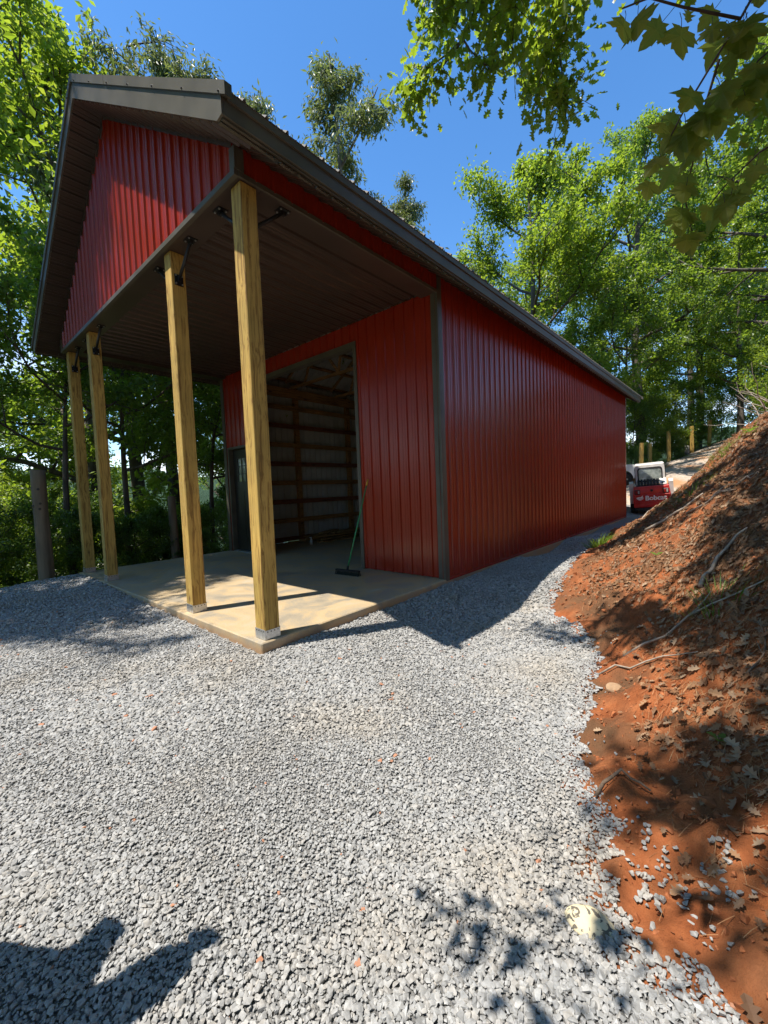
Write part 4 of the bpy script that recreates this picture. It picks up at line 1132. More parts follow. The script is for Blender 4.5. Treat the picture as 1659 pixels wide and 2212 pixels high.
ax[:, 2] += ax[:, 0] * sx_ + ax[:, 1] * sy_; ax = unit(ax)
ST = np.array([(-.013, 0, 0), (.013, 0, 0), (.012, .5, .04), (-.012, .5, .04), (.006, 1, .0), (-.006, 1, .0)]); SF = np.array([(0, 1, 2, 3), (3, 2, 4, 5)])
v, f = place_templates(ST, SF, pos, ax, unit(rng.normal(0, .3, (n_, 3)) + [0, 0, 1]), rng.uniform(.03, .11, n_))
tag(link('straw_mulch', mesh_uniform('straw_mulch', v, f), None, MAT['straw']), kind='stuff')

# sticks lying on the bank
def stick(x, y, length, ang, r, mat, label, forks=1, group='sticks lying on the clay bank'):
    pts = []
    n_ = 7; c, s_ = math.cos(ang), math.sin(ang); bend = random.uniform(-.12, .12)
    for k in range(n_):
        t = k / (n_ - 1) - .5; off = bend * (1 - 4 * t * t) * length + random.uniform(-.012, .012)
        px, py = x + c * t * length - s_ * off, y + s_ * t * length + c * off
        pts.append(Vector((px, py, gzf(px, py) + r + .012 + .03 * (k % 2) * r / .02)))
    m = MB(); m.tube(pts, [r * (1 - .55 * k / (n_ - 1)) for k in range(n_)], 6)
    for q in range(forks):
        i = random.randint(2, 5); a2 = ang + random.choice((-1, 1)) * random.uniform(.5, .9); ll = length * random.uniform(.2, .4); p0 = pts[i]; fp = []
        for k in range(4):
            u = ll * k / 3; px, py = p0.x + math.cos(a2) * u, p0.y + math.sin(a2) * u; fp.append(Vector((px, py, gzf(px, py) + r + .015 + .02 * k)))
        fp[0] = p0; m.tube(fp, [r * .6, r * .5, r * .4, r * .25], 5)
    tag(m.build('fallen_stick', MAT[mat]), label, 'stick', group)
stick(3.55, 1.85, .95, .15, .012, 'pale_twig', 'long bent pale stick lying on sunlit clay low on the bank')
stick(3.30, 1.45, .70, -.12, .009, 'pale_twig', 'thin straight pale stick just above the gravel edge', 0)
stick(3.42, .02, .26, .35, .011, 'twig', 'short brown stick lying across the gravel edge near the cream rock', 0)
stick(3.75, 2.7, .55, .9, .022, 'pale_twig', 'thick sawn branch piece standing out of the clay', 0)
stick(3.05, 5.5, .75, .25, .026, 'pale_twig', 'stout grey log piece halfway up the shaded bank', 0)
stick(3.65, 4.9, .85, -.35, .014, 'pale_twig', 'forked pale branch at the right of the shaded bank', 3)
stick(2.25, 8.2, 1.0, .75, .022, 'pale_twig', 'long pale branch lying along the bank crest near the loader', 1)
for k in range(16):
    x = random.uniform(2.0, 4.2); y = random.uniform(.6, 8.0)
    if toe_dist(np.array([x]), np.array([y]))[0] < .3 or not in_poly(np.array([x]), np.array([y]), BANKP)[0]: continue
    stick(x, y, random.uniform(.3, .8), random.uniform(-1.2, 1.4), random.uniform(.005, .010), random.choice(('twig', 'twig', 'pale_twig')), 'thin twig among the dead leaves on the clay bank', random.randint(0, 2), 'thin twigs in the leaf litter')

# grass tufts and seedlings
def tuft(x, y, n_, h, spread, label, cat='grass'):
    a = rng.uniform(0, 6.283, n_); r = spread * np.sqrt(rng.random(n_)) * .5; px, py = x + r * np.cos(a), y + r * np.sin(a)
    pos = np.stack([px, py, gz(px, py)], 1); lean = rng.uniform(.2, 1.0, n_)
    ax = unit(np.stack([np.cos(a) * lean, np.sin(a) * lean, np.ones(n_)], 1)); nr = unit(np.stack([-np.cos(a), -np.sin(a), lean], 1))
    T = np.array([(-.022, 0, 0), (.022, 0, 0), (.020, .4, -.02), (-.020, .4, -.02), (.013, .75, -.13), (-.013, .75, -.13), (.001, .95, -.33), (-.001, .95, -.33)]); F = np.array([(0, 1, 2, 3), (3, 2, 4, 5), (5, 4, 6, 7)])
    v, f = place_templates(T, F, pos - [x, y, 0], ax, nr, rng.uniform(.5, 1.1, n_) * h)
    o = link('grass_tuft', mesh_uniform('grass_tuft', v, f), None, MAT['grass_blade']); o.location = (x, y, 0)
    tag(o, label, cat)
tuft(1.42, 7.7, 160, .36, .42, 'bushy green grass tuft at the gravel edge beside the red side wall')
tuft(3.75, 2.05, 90, .22, .5, 'sparse yellow green grass on the sunlit clay')
tuft(3.2, 6.6, 220, .17, .9, 'patch of green grass high on the shaded bank')
tuft(3.7, 8.0, 260, .2, 1.1, 'wide patch of grass on the bank crest at the right')
tuft(2.75, 7.4, 120, .12, .7, 'low green weeds on the crest of the bank near the loader')
def seedling(x, y, s, label, n_=6):
    z = gzf(x, y); m = MB(); m.tube([(0, 0, -.02), (.005, 0, s * .6), (.0, .004, s)], [.004, .003, .002], 5)
    o = m.build('seedling', MAT['twig']); o.location = (x, y, z); tag(o, label, 'seedling')
    for k in range(n_):
        a = k * 2.4; pos = np.array([[0, 0, s * (.5 + .5 * k / n_)]]); ax = unit(np.array([[math.cos(a), math.sin(a), .25]]))
        v, f = place_templates(OAKT, OAKF, pos, ax, np.array([[0, 0, 1.0]]), np.array([s * .95])); link('leaf', mesh_uniform('leaf', v, f), o, MAT['grass_blade'])
seedling(3.80, .42, .055, 'small green oak seedling in the lower right clay')
seedling(3.05, 3.9, .09, 'green oak seedling in the shade of the bank')
seedling(3.95, 6.9, .14, 'bright fern like seedling high on the bank at the right')
# fern at the last path post
def fern(x, y, s, label):
    z = gzf(x, y); o = empty('fern', (x, y, z)); tag(o, label, 'fern')
    for k in range(8):
        a = k * .785 + .2; pts = [Vector((math.cos(a) * s * t, math.sin(a) * s * t, s * (.9 * t - .75 * t * t) + .05)) for t in np.linspace(0, 1, 7)]
        m = MB(); m.tube(pts, .006, 4)
        for i in range(1, 7):
            w = s * .26 * (1 - (i / 7) ** 2) + .02; d = Vector((-math.sin(a), math.cos(a), 0)); fw_ = Vector((math.cos(a), math.sin(a), 0)) * .04
            for sd in (-1, 1):
                p = pts[i]; m.add([p - fw_, p + fw_, p + d * sd * w + fw_ * 1.5 + Vector((0, 0, -.03))], [(0, 1, 2)])
        m.build('frond', MAT['bright_foliage'], o)
fern(1.95, 35.4, .75, 'bright green fern at the foot of the topmost path post')

# ------------------------------------------------------------------ trees
def grow_skeleton(seed, h, cb, rad, n1=14, n2=6, n3=4, r0=.2, lean=(0, 0), droop=0.0, env=None, limbs=None):
    rs = random.Random(seed)
    tubes, twigs = [], []
    def path(p, d, ln, k, wob, up):
        pts = [p.copy()]; d = d.normalized()
        for i in range(k):
            d = (d + Vector((rs.uniform(-1, 1), rs.uniform(-1, 1), rs.uniform(-1, 1))) * wob + Vector((0, 0, up))).normalized()
            pts.append(pts[-1] + d * ln / k)
        return pts
    def branch(p, d, ln, r, lv):
        k = (5, 4, 3)[min(lv - 1, 2)]
        pts = path(p, d, ln, k, .22, (.07 if lv == 1 else .02) - droop * (.10 if lv >= 2 else .0))
        tubes.append((pts, [max(.006, r * (1 - .75 * i / k)) for i in range(k + 1)], lv))
        if lv == 3:
            twigs.append(pts); return
        cnt = n2 if lv == 1 else n3
        for c in range(cnt):
            t = .25 + .75 * (c + rs.random()) / cnt
            i = min(int(t * k), k - 1); q = pts[i].lerp(pts[i + 1], t * k - i); base = (pts[i + 1] - pts[i]).normalized()
            side = Vector((rs.uniform(-1, 1), rs.uniform(-1, 1), rs.uniform(-.5, .7 - droop)))
            nd = (base * .55 + side.normalized() * .85)
            branch(q, nd, ln * (.52 if lv == 1 else .55) * (1.15 - .45 * t) * rs.uniform(.75, 1.2), r * .45, lv + 1)
        twigs.append(pts[-3:])
    trunk = [Vector((0, 0, -.6))]
    K_ = 9; wx, wy = rs.uniform(0, 6), rs.uniform(0, 6)
    for i in range(1, K_ + 1):
        t = i / K_; trunk.append(Vector((lean[0] * t * h + .018 * h * math.sin(wx + 5 * t), lean[1] * t * h + .018 * h * math.sin(wy + 4 * t), h * t * .96)))
    if limbs is None:
        tubes.append((trunk, [r0 * (1.25 if i == 0 else 1 - .86 * i / K_) for i in range(K_ + 1)], 0))
        twigs.append(trunk[-2:])
        for i in range(n1):
            t = cb + (1 - cb) * (i + rs.random() * .8) / n1; t = min(t, .985)
            f = t * K_; j = min(int(f), K_ - 1); p = trunk[j].lerp(trunk[j + 1], f - j)
            u = (t - cb) / (1 - cb)
            e = env(u) if env else (math.sin(math.pi * min(1, .22 + .80 * u)) ** .75)
            a = i * 2.399 + rs.uniform(-.5, .5); el = .15 + .8 * u
            branch(p, Vector((math.cos(a), math.sin(a), el)), max(.5, rad * e * rs.uniform(.8, 1.12)), r0 * .36 * (1 - .6 * u) + .012, 1)
    return tubes, twigs
LEAF4 = np.array([(0, 0, 0), (.27, .45, .07), (0, 1, -.06), (-.27, .45, .07)]); LF4 = np.array([(0, 1, 2), (0, 2, 3)])
NARROW = np.array([(0, 0, 0), (.15, .42, .05), (0, 1, -.10), (-.15, .42, .05)])
def twig_leaves(twigs, n, size, spread, droop, template, faces, seed):
    r = np.random.default_rng(seed)
    seg = np.array([[*a, *b] for t in twigs for a, b in zip(t[:-1], t[1:])])
    ln = np.linalg.norm(seg[:, 3:] - seg[:, :3], axis=1) + .05
    i = r.choice(len(seg), n, p=ln / ln.sum()); t = r.random(n)[:, None]
    pos = seg[i, :3] * (1 - t) + seg[i, 3:] * t + r.normal(0, spread, (n, 3))
    d = unit(seg[i, 3:] - seg[i, :3])
    ax = unit(d * .5 + r.normal(0, .65, (n, 3)) + [0, 0, -droop])
    nr = unit(r.normal(0, .55, (n, 3)) + [0, 0, 1])
    return place_templates(template, faces, pos, ax, nr, r.uniform(.65, 1.25, n) * size)
def trunk_mesh(name, tubes, minr=.0, sides=(9, 6, 4, 3)):
    m = MB()
    for pts, rad, lv in tubes:
        if rad[0] < minr: continue
        m.tube(pts, rad, sides[min(lv, 3)], cap=False)
    return m.mesh(name)
PROTO = {}
def proto(key, seed, h, cb, rad, leaves, size, mat, bark='bark', template=LEAF4, faces=LF4, spread=.16, ldroop=.25, **kw):
    tubes, twigs = grow_skeleton(seed, h, cb, rad, **kw)
    tm_ = trunk_mesh('trunk', tubes); tm_.materials.append(MAT[bark])
    v, f = twig_leaves(twigs, leaves, size, spread, ldroop, template, faces, seed)
    cm = mesh_uniform('crown', v, f); cm.materials.append(MAT[mat])
    PROTO[key] = (tm_, cm, h)
def tree(key, name, x, y, h, rz, label, group=None, cat='tree', z=None, sx=1.0):
    tm_, cm, ph = PROTO[key]; s = h / ph
    o = empty(name, (x, y, (tz(x, y) if z is None else z)), rz); o.scale = (s * sx, s * sx, s); tag(o, label, cat, group)
    link('stem' if cat == 'shrub' else 'trunk', tm_, o); link('crown', cm, o)
    return o
proto('shade', 11, 20, .30, 5.2, 42000, .19, 'oak_foliage', n1=18, n2=7, n3=5, r0=.30, spread=.20)
proto('oak', 12, 20, .30, 5.2, 30000, .18, 'oak_foliage', n1=17, n2=6, n3=4, r0=.30, spread=.15)
proto('bright', 23, 18, .18, 5.0, 32000, .19, 'bright_foliage', n1=18, n2=6, n3=4, r0=.24, spread=.16)
proto('full', 29, 18, .18, 5.0, 44000, .19, 'bright_foliage', n1=20, n2=7, n3=5, r0=.24, spread=.19)
proto('tall', 37, 22, .30, 3.4, 22000, .21, 'grey_foliage', bark='pale_bark', n1=15, n2=6, n3=5, r0=.20, spread=.15, ldroop=.9, droop=.8, template=NARROW)
proto('crooked', 41, 9, .40, 3.2, 15000, .15, 'oak_foliage', n1=12, n2=6, n3=4, r0=.10, lean=(.10, .04), spread=.14)
proto('under', 53, 6, .10, 2.6, 11000, .13, 'dark_foliage', n1=14, n2=5, n3=4, r0=.06, spread=.11)
proto('laurel', 59, 5, .05, 2.4, 12000, .13, 'bright_foliage', n1=16, n2=6, n3=4, r0=.05, spread=.13)
proto('shrub', 67, 2.6, .04, 1.5, 9000, .10, 'dark_foliage', n1=13, n2=5, n3=4, r0=.03, spread=.09)
proto('hang', 71, 21, .45, 4.2, 30000, .22, 'grey_foliage', n1=16, n2=7, n3=5, r0=.26, spread=.17, ldroop=.8, droop=.7, template=NARROW)

# behind the roof
tree('hang', 'oak_tree', -14.6, 5.4, 24.2, .4, 'broad oak with glinting drooping leaves rising behind the gable peak')
tree('hang', 'oak_tree', -14.5, 9.6, 25.2, 2.2, 'oak crown showing over the right half of the front roof slope')
tree('tall', 'slender_tree', -10.2, 10.8, 22.8, 1.0, 'slender tree with hanging leaves standing alone above the roof edge', sx=1.3)
tree('tall', 'slender_tree', -8.9, 14.6, 18.8, 3.1, 'lower hanging crown showing over the roof right of the slender tree', sx=1.15)
tree('oak', 'oak_tree', -10.5, 23.0, 15.5, .9, 'small round crown peeping over the middle of the long roof edge')
# left
tree('bright', 'maple_tree', -17.2, 2.4, 25.5, .3, 'big sunlit bright green tree filling the top left corner')
tree('oak', 'oak_tree', -18.5, 5.0, 26.0, 2.0, 'oak behind the bright tree, crown touching the left roof corner')
tree('bright', 'maple_tree', -19.5, -1.5, 17.0, 4.0, 'bright green tree at the left border below the big crown')
tree('crooked', 'crooked_tree', -9.7, .45, 8.6, 2.6, 'thin dark crooked tree trunk just left of the porch posts')
tree('crooked', 'crooked_tree', -11.2, 1.9, 10.5, .2, 'leaning dark tree trunk behind the second porch post from the left')
tree('crooked', 'crooked_tree', -10.7, 4.6, 9.5, 1.2, 'dark tree trunk between the yellow porch posts behind the slimmer log post')
tree('crooked', 'crooked_tree', -10.4, 6.6, 9.0, 3.6, 'thin tree beside the left corner trim of the barn')
LEFT = [('oak', -24, -1.2, 14, 'oak far down the slope at the left picture edge'), ('oak', -22, 11.5, 15, 'oak far down the slope, seen through the back of the porch'), ('bright', -25, 2.5, 16, 'bright tree far down the slope behind the thick log post')]
for i, (k, x, y, h, lab) in enumerate(LEFT):
    tree(k, 'forest_tree', x, y, h, i * 1.3, lab, 'forest trees on the left slope')
UL = [(-11.2, -1.6, 3.6, 'leafy understory tree at the left picture edge beside the thick log post'), (-12.8, .6, 4.4, 'understory tree just right of the thick log post'), (-12.3, 3.4, 3.6, 'small understory tree behind the slimmer log post'), (-12.4, 6.2, 4.2, 'understory tree beside the left front corner trim of the barn'), (-16.0, 2.0, 5.6, 'taller understory tree behind the two left porch posts'), (-16, 8, 5.4, 'farther understory tree showing past the left corner trim')]
for i, (x, y, h, lab) in enumerate(UL):
    tree('under' if i % 2 else 'laurel', 'understory_tree', x, y, h, i * 2.1, lab, 'understory behind the porch')
SH = [(-9.0, -1.5, 2.0, 'low shrub at the left picture edge in front of the thick log post'), (-9.5, .7, 1.9, 'low shrub at the foot of the outermost left porch post'), (-9.4, 1.8, 1.7, 'low shrub between the second porch post and the slimmer log post'), (-9.6, 3.8, 2.0, 'low shrub just right of the slimmer log post'), (-10.2, -.2, 2.4, 'low shrub directly behind the thick log post'), (-10.4, 2.9, 2.3, 'low shrub directly behind the slimmer log post'), (-8.9, 3.3, 1.2, 'smallest shrub, close to the slab edge at the slimmer log post')]
for i, (x, y, h, lab) in enumerate(SH):
    tree('shrub', 'shrub', x, y, h, i * 1.7, lab, 'shrubs along the yard edge', 'shrub')
# right and behind
tree('full', 'maple_tree', -6.3, 23.2, 22.5, 1.9, 'tall bright green tree behind the far end of the long roof')
tree('oak', 'oak_tree', -2.0, 33.0, 25.0, .7, 'tall oak rising behind the pine posts with a long bare trunk')
tree('oak', 'oak_tree', 4.9, 24.6, 19.5, 2.9, 'oak with a thick dark trunk at the right border above the bank')
tree('full', 'maple_tree', .6, 41.5, 25.0, 3.8, 'tall light green tree at the head of the path')
tree('oak', 'oak_tree', 8.2, 17.5, 17.0, 5.0, 'oak crown filling the top right corner behind the hanging maple leaves')
tree('bright', 'maple_tree', 3.6, 33.5, 15.0, 1.1, 'light green tree over the right side of the path')
tree('crooked', 'crooked_tree', -1.6, 27.0, 12.0, 1.6, 'leaning dark trunk behind the loader cab')
RIGHT = [('oak', -9, 30, 21, 'oak half hidden behind the tall bright tree at the roof end'), ('bright', -6, 38, 22, 'light green tree over the far end of the roof edge'), ('oak', 8, 38, 22, 'oak at the right picture edge beyond the dark trunked oak'), ('bright', 6, 48, 24, 'light green tree rising beyond the head of the path at the right'), ('oak', -1, 52, 26, 'most distant oak, above the topmost path posts')]
for i, (k, x, y, h, lab) in enumerate(RIGHT):
    tree(k, 'forest_tree', x, y, h, i * 1.9 + .5, lab, 'forest trees behind the path')
UR = [('under', -1.9, 30.2, 5.5, 'dark thicket behind the first pine post'), ('laurel', -.9, 32.6, 5.0, 'light laurel thicket between the second and the tall pine post'), ('under', -.2, 36.4, 5.6, 'dark thicket behind the tall pine post'), ('laurel', .7, 38.8, 5.6, 'light laurel thicket behind the sunlit pine post'), ('under', 2.2, 43.5, 5.5, 'dark thicket beyond the topmost path post'), ('laurel', 6.2, 33.0, 6.0, 'light laurel thicket at the right above the path'), ('under', 5.9, 29.0, 5.2, 'dark thicket at the right behind the bare brush'), ('under', 5.2, 39.0, 6, 'dark thicket on the right side of the upper path'), ('under', 3.6, 46.5, 6.5, 'farthest thicket, closing the upper end of the path'), ('laurel', -2.5, 35.5, 7.5, 'taller light thicket rising over the first two pine posts'), ('laurel', 5.6, 20.6, 4.2, 'nearest leafy thicket at the right picture edge above the bank')]
for i, (k, x, y, h, lab) in enumerate(UR):
    tree(k, 'understory_tree', x, y, h, i * 2.3, lab, 'understory along the path')
for i, (x, y, h, lab) in enumerate([(-1.3, 26.2, 1.7, 'low shrub at the barn corner above the white truck'), (-.8, 28.4, 1.6, 'low shrub behind the second pine post'), (.1, 31.0, 1.5, 'low shrub just behind the tall pine post'), (.8, 34.0, 1.4, 'low shrub behind the short stump'), (1.4, 37.4, 1.5, 'low shrub between the sunlit and the topmost pine post'), (.3, 33.2, 1.9, 'low shrub between the tall and the sunlit pine post'), (2.1, 41.5, 1.6, 'low shrub by the path beyond the topmost pine post')]):
    tree('shrub', 'shrub', x, y, h, i * 1.1, lab, 'shrubs behind the pine posts', 'shrub')
# tangled bare brush on the bank's shoulder
m = MB(); rs = random.Random(4)
for k in range(34):
    p = Vector((rs.uniform(-.6, .6), rs.uniform(-.6, .6), -.1)); d = Vector((rs.uniform(-.8, .8), rs.uniform(-.8, .8), 1)).normalized(); pts = [p]
    for i in range(7):
        d = (d + Vector((rs.uniform(-1, 1), rs.uniform(-1, 1), rs.uniform(-.7, .6))) * .5).normalized(); pts.append(pts[-1] + d * .28)
    m.tube(pts, [.02 - .0023 * i for i in range(8)], 4, cap=False)
o = m.build('dead_brush', MAT['pale_twig']); o.location = (4.75, 12.2, gzf(4.75, 12.2)); tag(o, 'tangle of bare grey roots and brush at the right on the crest of the bank', 'brush')

# ------------------------------------------------------------------ the overhanging oak on the bank and the maple over the camera
def custom_tree(name, base, trunk, r0, limbs, label, leaves, size, mat, template, faces, seed, droop=.35, sub=6, sublen=1.15, n3=4, spread=.10):
    rs = random.Random(seed); tubes, twigs = [], []
    B = Vector(base); tubes.append(([Vector(p) - B for p in trunk], list(np.linspace(r0, r0 * .45, len(trunk))), 0))
    for lim in limbs:
        pts = [Vector(p) - B for p in lim]; fine = []
        for a, b in zip(pts[:-1], pts[1:]):
            for k in range(3): fine.append(a.lerp(b, k / 3) + Vector((rs.uniform(-1, 1), rs.uniform(-1, 1), rs.uniform(-1, 1))) * .05)
        fine.append(pts[-1]); rr = list(np.linspace(r0 * .34, .012, len(fine))); tubes.append((fine, rr, 1)); n_ = len(fine)
        for c in range(sub):
            i = min(n_ - 2, int(n_ * (.40 + .6 * (c + rs.random()) / sub))); p = fine[i]; d = (fine[i + 1] - fine[i]).normalized()
            d = (d * .6 + Vector((rs.uniform(-1, 1), rs.uniform(-1, 1), rs.uniform(-.9, .5))) * .8).normalized(); q = [p]; ll = sublen * rs.uniform(.6, 1.2)
            for k in range(4):
                d = (d + Vector((rs.uniform(-1, 1), rs.uniform(-1, 1), rs.uniform(-1, .7))) * .22).normalized(); q.append(q[-1] + d * ll / 4)
            tubes.append((q, [.016, .013, .010, .007, .004], 2)); twigs.append(q[1:])
            for e_ in range(n3):
                j = rs.randint(1, 4); d2 = Vector((rs.uniform(-1, 1), rs.uniform(-1, 1), rs.uniform(-1, .4))).normalized(); w = [q[j], q[j] + d2 * ll * .2, q[j] + (d2 + Vector((0, 0, -.25))) * ll * .42]
                tubes.append((w, [.006, .005, .003], 3)); twigs.append(w)
    o = empty(name, base); tag(o, label, 'tree')
    tm_ = trunk_mesh('trunk', tubes, sides=(10, 6, 5, 3)); link('trunk', tm_, o, MAT['bark'])
    v, f = twig_leaves(twigs, leaves, size, spread, droop, template, faces, seed)
    link('crown', mesh_uniform('crown', v, f), o, MAT[mat])
    return o
bz = tz(7.0, -.4)
tr = [(7.0, -.4, bz - .4), (6.9, -.5, bz + 2), (6.7, -.3, bz + 4.5), (6.6, -.2, bz + 7)]
LIM = [[tr[2], (5.0, 1.0, 7.6), (3.0, 2.5, 8.6), (1.2, 3.5, 8.7), (.45, 3.3, 7.9)], [(5.0, 1.0, 7.6), (3.4, 2.9, 8.7), (2.0, 4.3, 8.9), (1.5, 4.2, 8.1)], [(3.0, 2.5, 8.6), (1.4, 3.2, 9.3), (.5, 3.1, 9.2)],
       [tr[2], (5.4, -.6, 8.2), (3.6, -1.0, 8.6), (1.6, -.7, 8.0)], [tr[2], (6.0, 1.6, 7.9), (5.4, 3.4, 8.4), (4.9, 5.0, 7.8)], [tr[3], (6.0, -1.8, 9.5), (5.0, -3.4, 9.3)], [tr[3], (5.6, .6, 10.0), (4.6, 1.6, 10.5)],
       [tr[1], (5.9, .6, 5.6), (5.2, 1.8, 5.9), (4.7, 2.8, 5.5)], [tr[3], (7.4, .8, 10), (7.6, 2.4, 9.5)], [tr[2], (5.5, -1.6, 7.6), (4.4, -2.4, 7.6)], [tr[2], (5.7, .2, 7.0), (4.6, .9, 7.1), (4.3, 1.9, 6.6)]]
custom_tree('oak_tree', (7.0, -.4, bz), tr, .30, LIM, 'oak leaning in from the right, its lobed leafy branch hanging at the top centre', 16000, .15, 'bright_foliage', OAKT, OAKF, 91, sub=11, n3=6, spread=.10)
# shade oak left of the yard
bz = tz(-8.8, -4.6)
tree('shade', 'oak_tree', -8.7, -4.0, 22.0, 1.4, 'tall oak standing left of the yard, its shade falling on the gable', sx=.75)

tree('shade', 'oak_tree', 5.1, -3.2, 14.2, 2.2, 'oak on the bank right of the camera, shading the red clay')
tree('shade', 'oak_tree', 4.9, .9, 14.5, .3, 'oak above the bank at the right, shading the leaf litter')
tree('shade', 'oak_tree', -6.9, -5.7, 14.5, 2.7, 'smaller oak at the front left of the yard, dappling the gravel', sx=.85)
# unseen wood added behind and beside the camera to cut sky fill, one mass
arc = np.array([(-24, -13), (-15, -17), (-5, -18), (5, -17), (14, -12), (19, -4), (21, 6), (19, 15)], float)
tt = np.linspace(0, len(arc) - 1.001, 30); ii = tt.astype(int); ctr = arc[ii] * (1 - (tt - ii))[:, None] + arc[ii + 1] * (tt - ii)[:, None] + rng.normal(0, 1.2, (30, 2))
cz = terr(ctr[:, 0], ctr[:, 1]); hh = rng.uniform(11, 17, 30)
pk = rng.integers(0, 30, 1500); zf = rng.uniform(.06, 1, 1500); rr_ = 3.4 * np.sin(np.pi * np.clip(zf * .85 + .1, 0, 1)) * np.sqrt(rng.random(1500)); aa = rng.uniform(0, 6.283, 1500)
clump = np.stack([ctr[pk, 0] + rr_ * np.cos(aa), ctr[pk, 1] + rr_ * np.sin(aa), cz[pk] + zf * hh[pk]], 1)
n_ = 26000; pos = clump[rng.integers(0, 1500, n_)] + rng.normal(0, .55, (n_, 3))
v, f = place_templates(LEAF4, LF4, pos, unit(rng.normal(0, .7, (n_, 3)) + [0, 0, -.3]), unit(rng.normal(0, .6, (n_, 3)) + [0, 0, 1]), rng.uniform(.25, .55, n_))
wd_ = tag(link('unseen_woodland', mesh_uniform('unseen_woodland', v, f), None, MAT['oak_foliage']), kind='stuff')
m = MB()
for k in range(30): m.tube([(ctr[k, 0], ctr[k, 1], cz[k] - .5), (ctr[k, 0] + .2, ctr[k, 1], cz[k] + hh[k] * .5), (ctr[k, 0], ctr[k, 1] + .2, cz[k] + hh[k] * .9)], [.2, .14, .04], 6, cap=False)
m.build('unseen_woodland_trunks', MAT['bark'], wd_)['kind'] = 'stuff'
# maple: trunk behind the camera, hanging shoots with every leaf a part
MPT = [(0, 0), (.06, -.03), (.26, -.10), (.22, .02), (.44, .10), (.40, .18), (.60, .36), (.44, .36), (.40, .46), (.24, .42), (.28, .62), (.19, .64), (.16, .80), (.0, 1.05)]
def maple_leaf_mesh(k):
    half = [(x, y) for x, y in MPT]; r_ = random.Random(k)
    right = [(x * r_.uniform(.9, 1.1), y * r_.uniform(.95, 1.05)) for x, y in half]; left = [(-x * r_.uniform(.9, 1.1), y) for x, y in half[1:-1]][::-1]
    ring_ = right + left
    z = lambda x, y: .16 * abs(x) ** 1.2 - .30 * max(0, y - .2) ** 2 + .03 * math.sin(9 * x + k)
    m = MB(); c = (0, .22, z(0, .22)); vs_ = [(x, y, z(x, y)) for x, y in ring_] + [c]; n_ = len(ring_)
    m.add(vs_, [(i, (i + 1) % n_, n_) for i in range(n_)], 0, False)
    m.tube([(0, .02, .0), (.01, -.25, .05), (0, -.5, .14)], [.012, .010, .012], 4, 1)
    me = m.mesh('maple_leaf'); me.materials.append(MAT['maple_blade']); me.materials.append(MAT['maple_twig']); return me
MLM = [maple_leaf_mesh(k) for k in range(6)]
mz = tz(6.1, -3.6); mpl = tag(empty('maple_tree', (6.1, -3.6, mz)), 'maple whose hanging shoots of large leaves fill the upper right close to the camera', 'tree')
B = Vector((6.1, -3.6, mz))
SHOOTS = [[(3.95, -.21, 3.42), (3.88, -.29, 3.25), (3.80, -.30, 3.14), (3.71, -.25, 3.06), (3.65, -.24, 2.97), (3.58, -.18, 2.90)], [(3.82, -.28, 3.16), (3.77, -.20, 3.06), (3.74, -.10, 2.99), (3.69, -.01, 2.86), (3.71, .06, 2.73)],
          [(4.3, .32, 3.2), (4.06, .26, 3.09), (3.94, .15, 3.00), (3.83, .11, 2.90), (3.75, .10, 2.81)], [(3.88, -.29, 3.25), (3.73, -.48, 3.25), (3.65, -.63, 3.22), (3.58, -.69, 3.19)], [(4.15, -.05, 3.34), (4.04, -.08, 3.27), (3.93, -.11, 3.20), (3.87, -.11, 3.12)]]
OVER = [[(4.6, -2.6, 3.7), (3.6, -2.6, 3.5), (2.9, -2.35, 3.3), (2.45, -2.25, 3.1)], [(3.6, -2.6, 3.5), (3.2, -2.1, 3.4), (2.85, -1.9, 3.2)], [(4.6, -2.6, 3.7), (4.0, -1.9, 3.7), (3.6, -1.75, 3.6), (3.3, -1.75, 3.4)], [(4.0, -1.9, 3.7), (4.1, -1.4, 3.7), (3.95, -1.25, 3.6)]]
m = MB(); mt = [B + Vector((0, 0, -.4)), B + Vector((-.2, .3, 1.3)), Vector((5.5, -2.7, 3.0)), Vector((5.2, -2.1, 4.2)), Vector((5.0, -1.6, 5.6))]
m.tube([p - B for p in mt], [.11, .09, .07, .05, .02], 9)
for a in ([mt[3], Vector((4.6, -.9, 3.95)), Vector((4.15, -.35, 3.62)), Vector((3.95, -.21, 3.42))], [mt[3], Vector((4.7, -.4, 3.6)), Vector((4.3, .32, 3.2))], [Vector((4.6, -.9, 3.95)), Vector((4.3, -.3, 3.5)), Vector((4.15, -.05, 3.34))], [mt[2], Vector((5.0, -2.6, 3.6)), Vector((4.6, -2.6, 3.7))]):
    m.tube([p - B for p in a], [.022, .016, .010, .008][:len(a)], 6)
for s_ in SHOOTS + OVER: m.tube([Vector(p) - B for p in s_], list(np.linspace(.0055, .0025, len(s_))), 5)
m.build('trunk', MAT['maple_twig'], mpl)
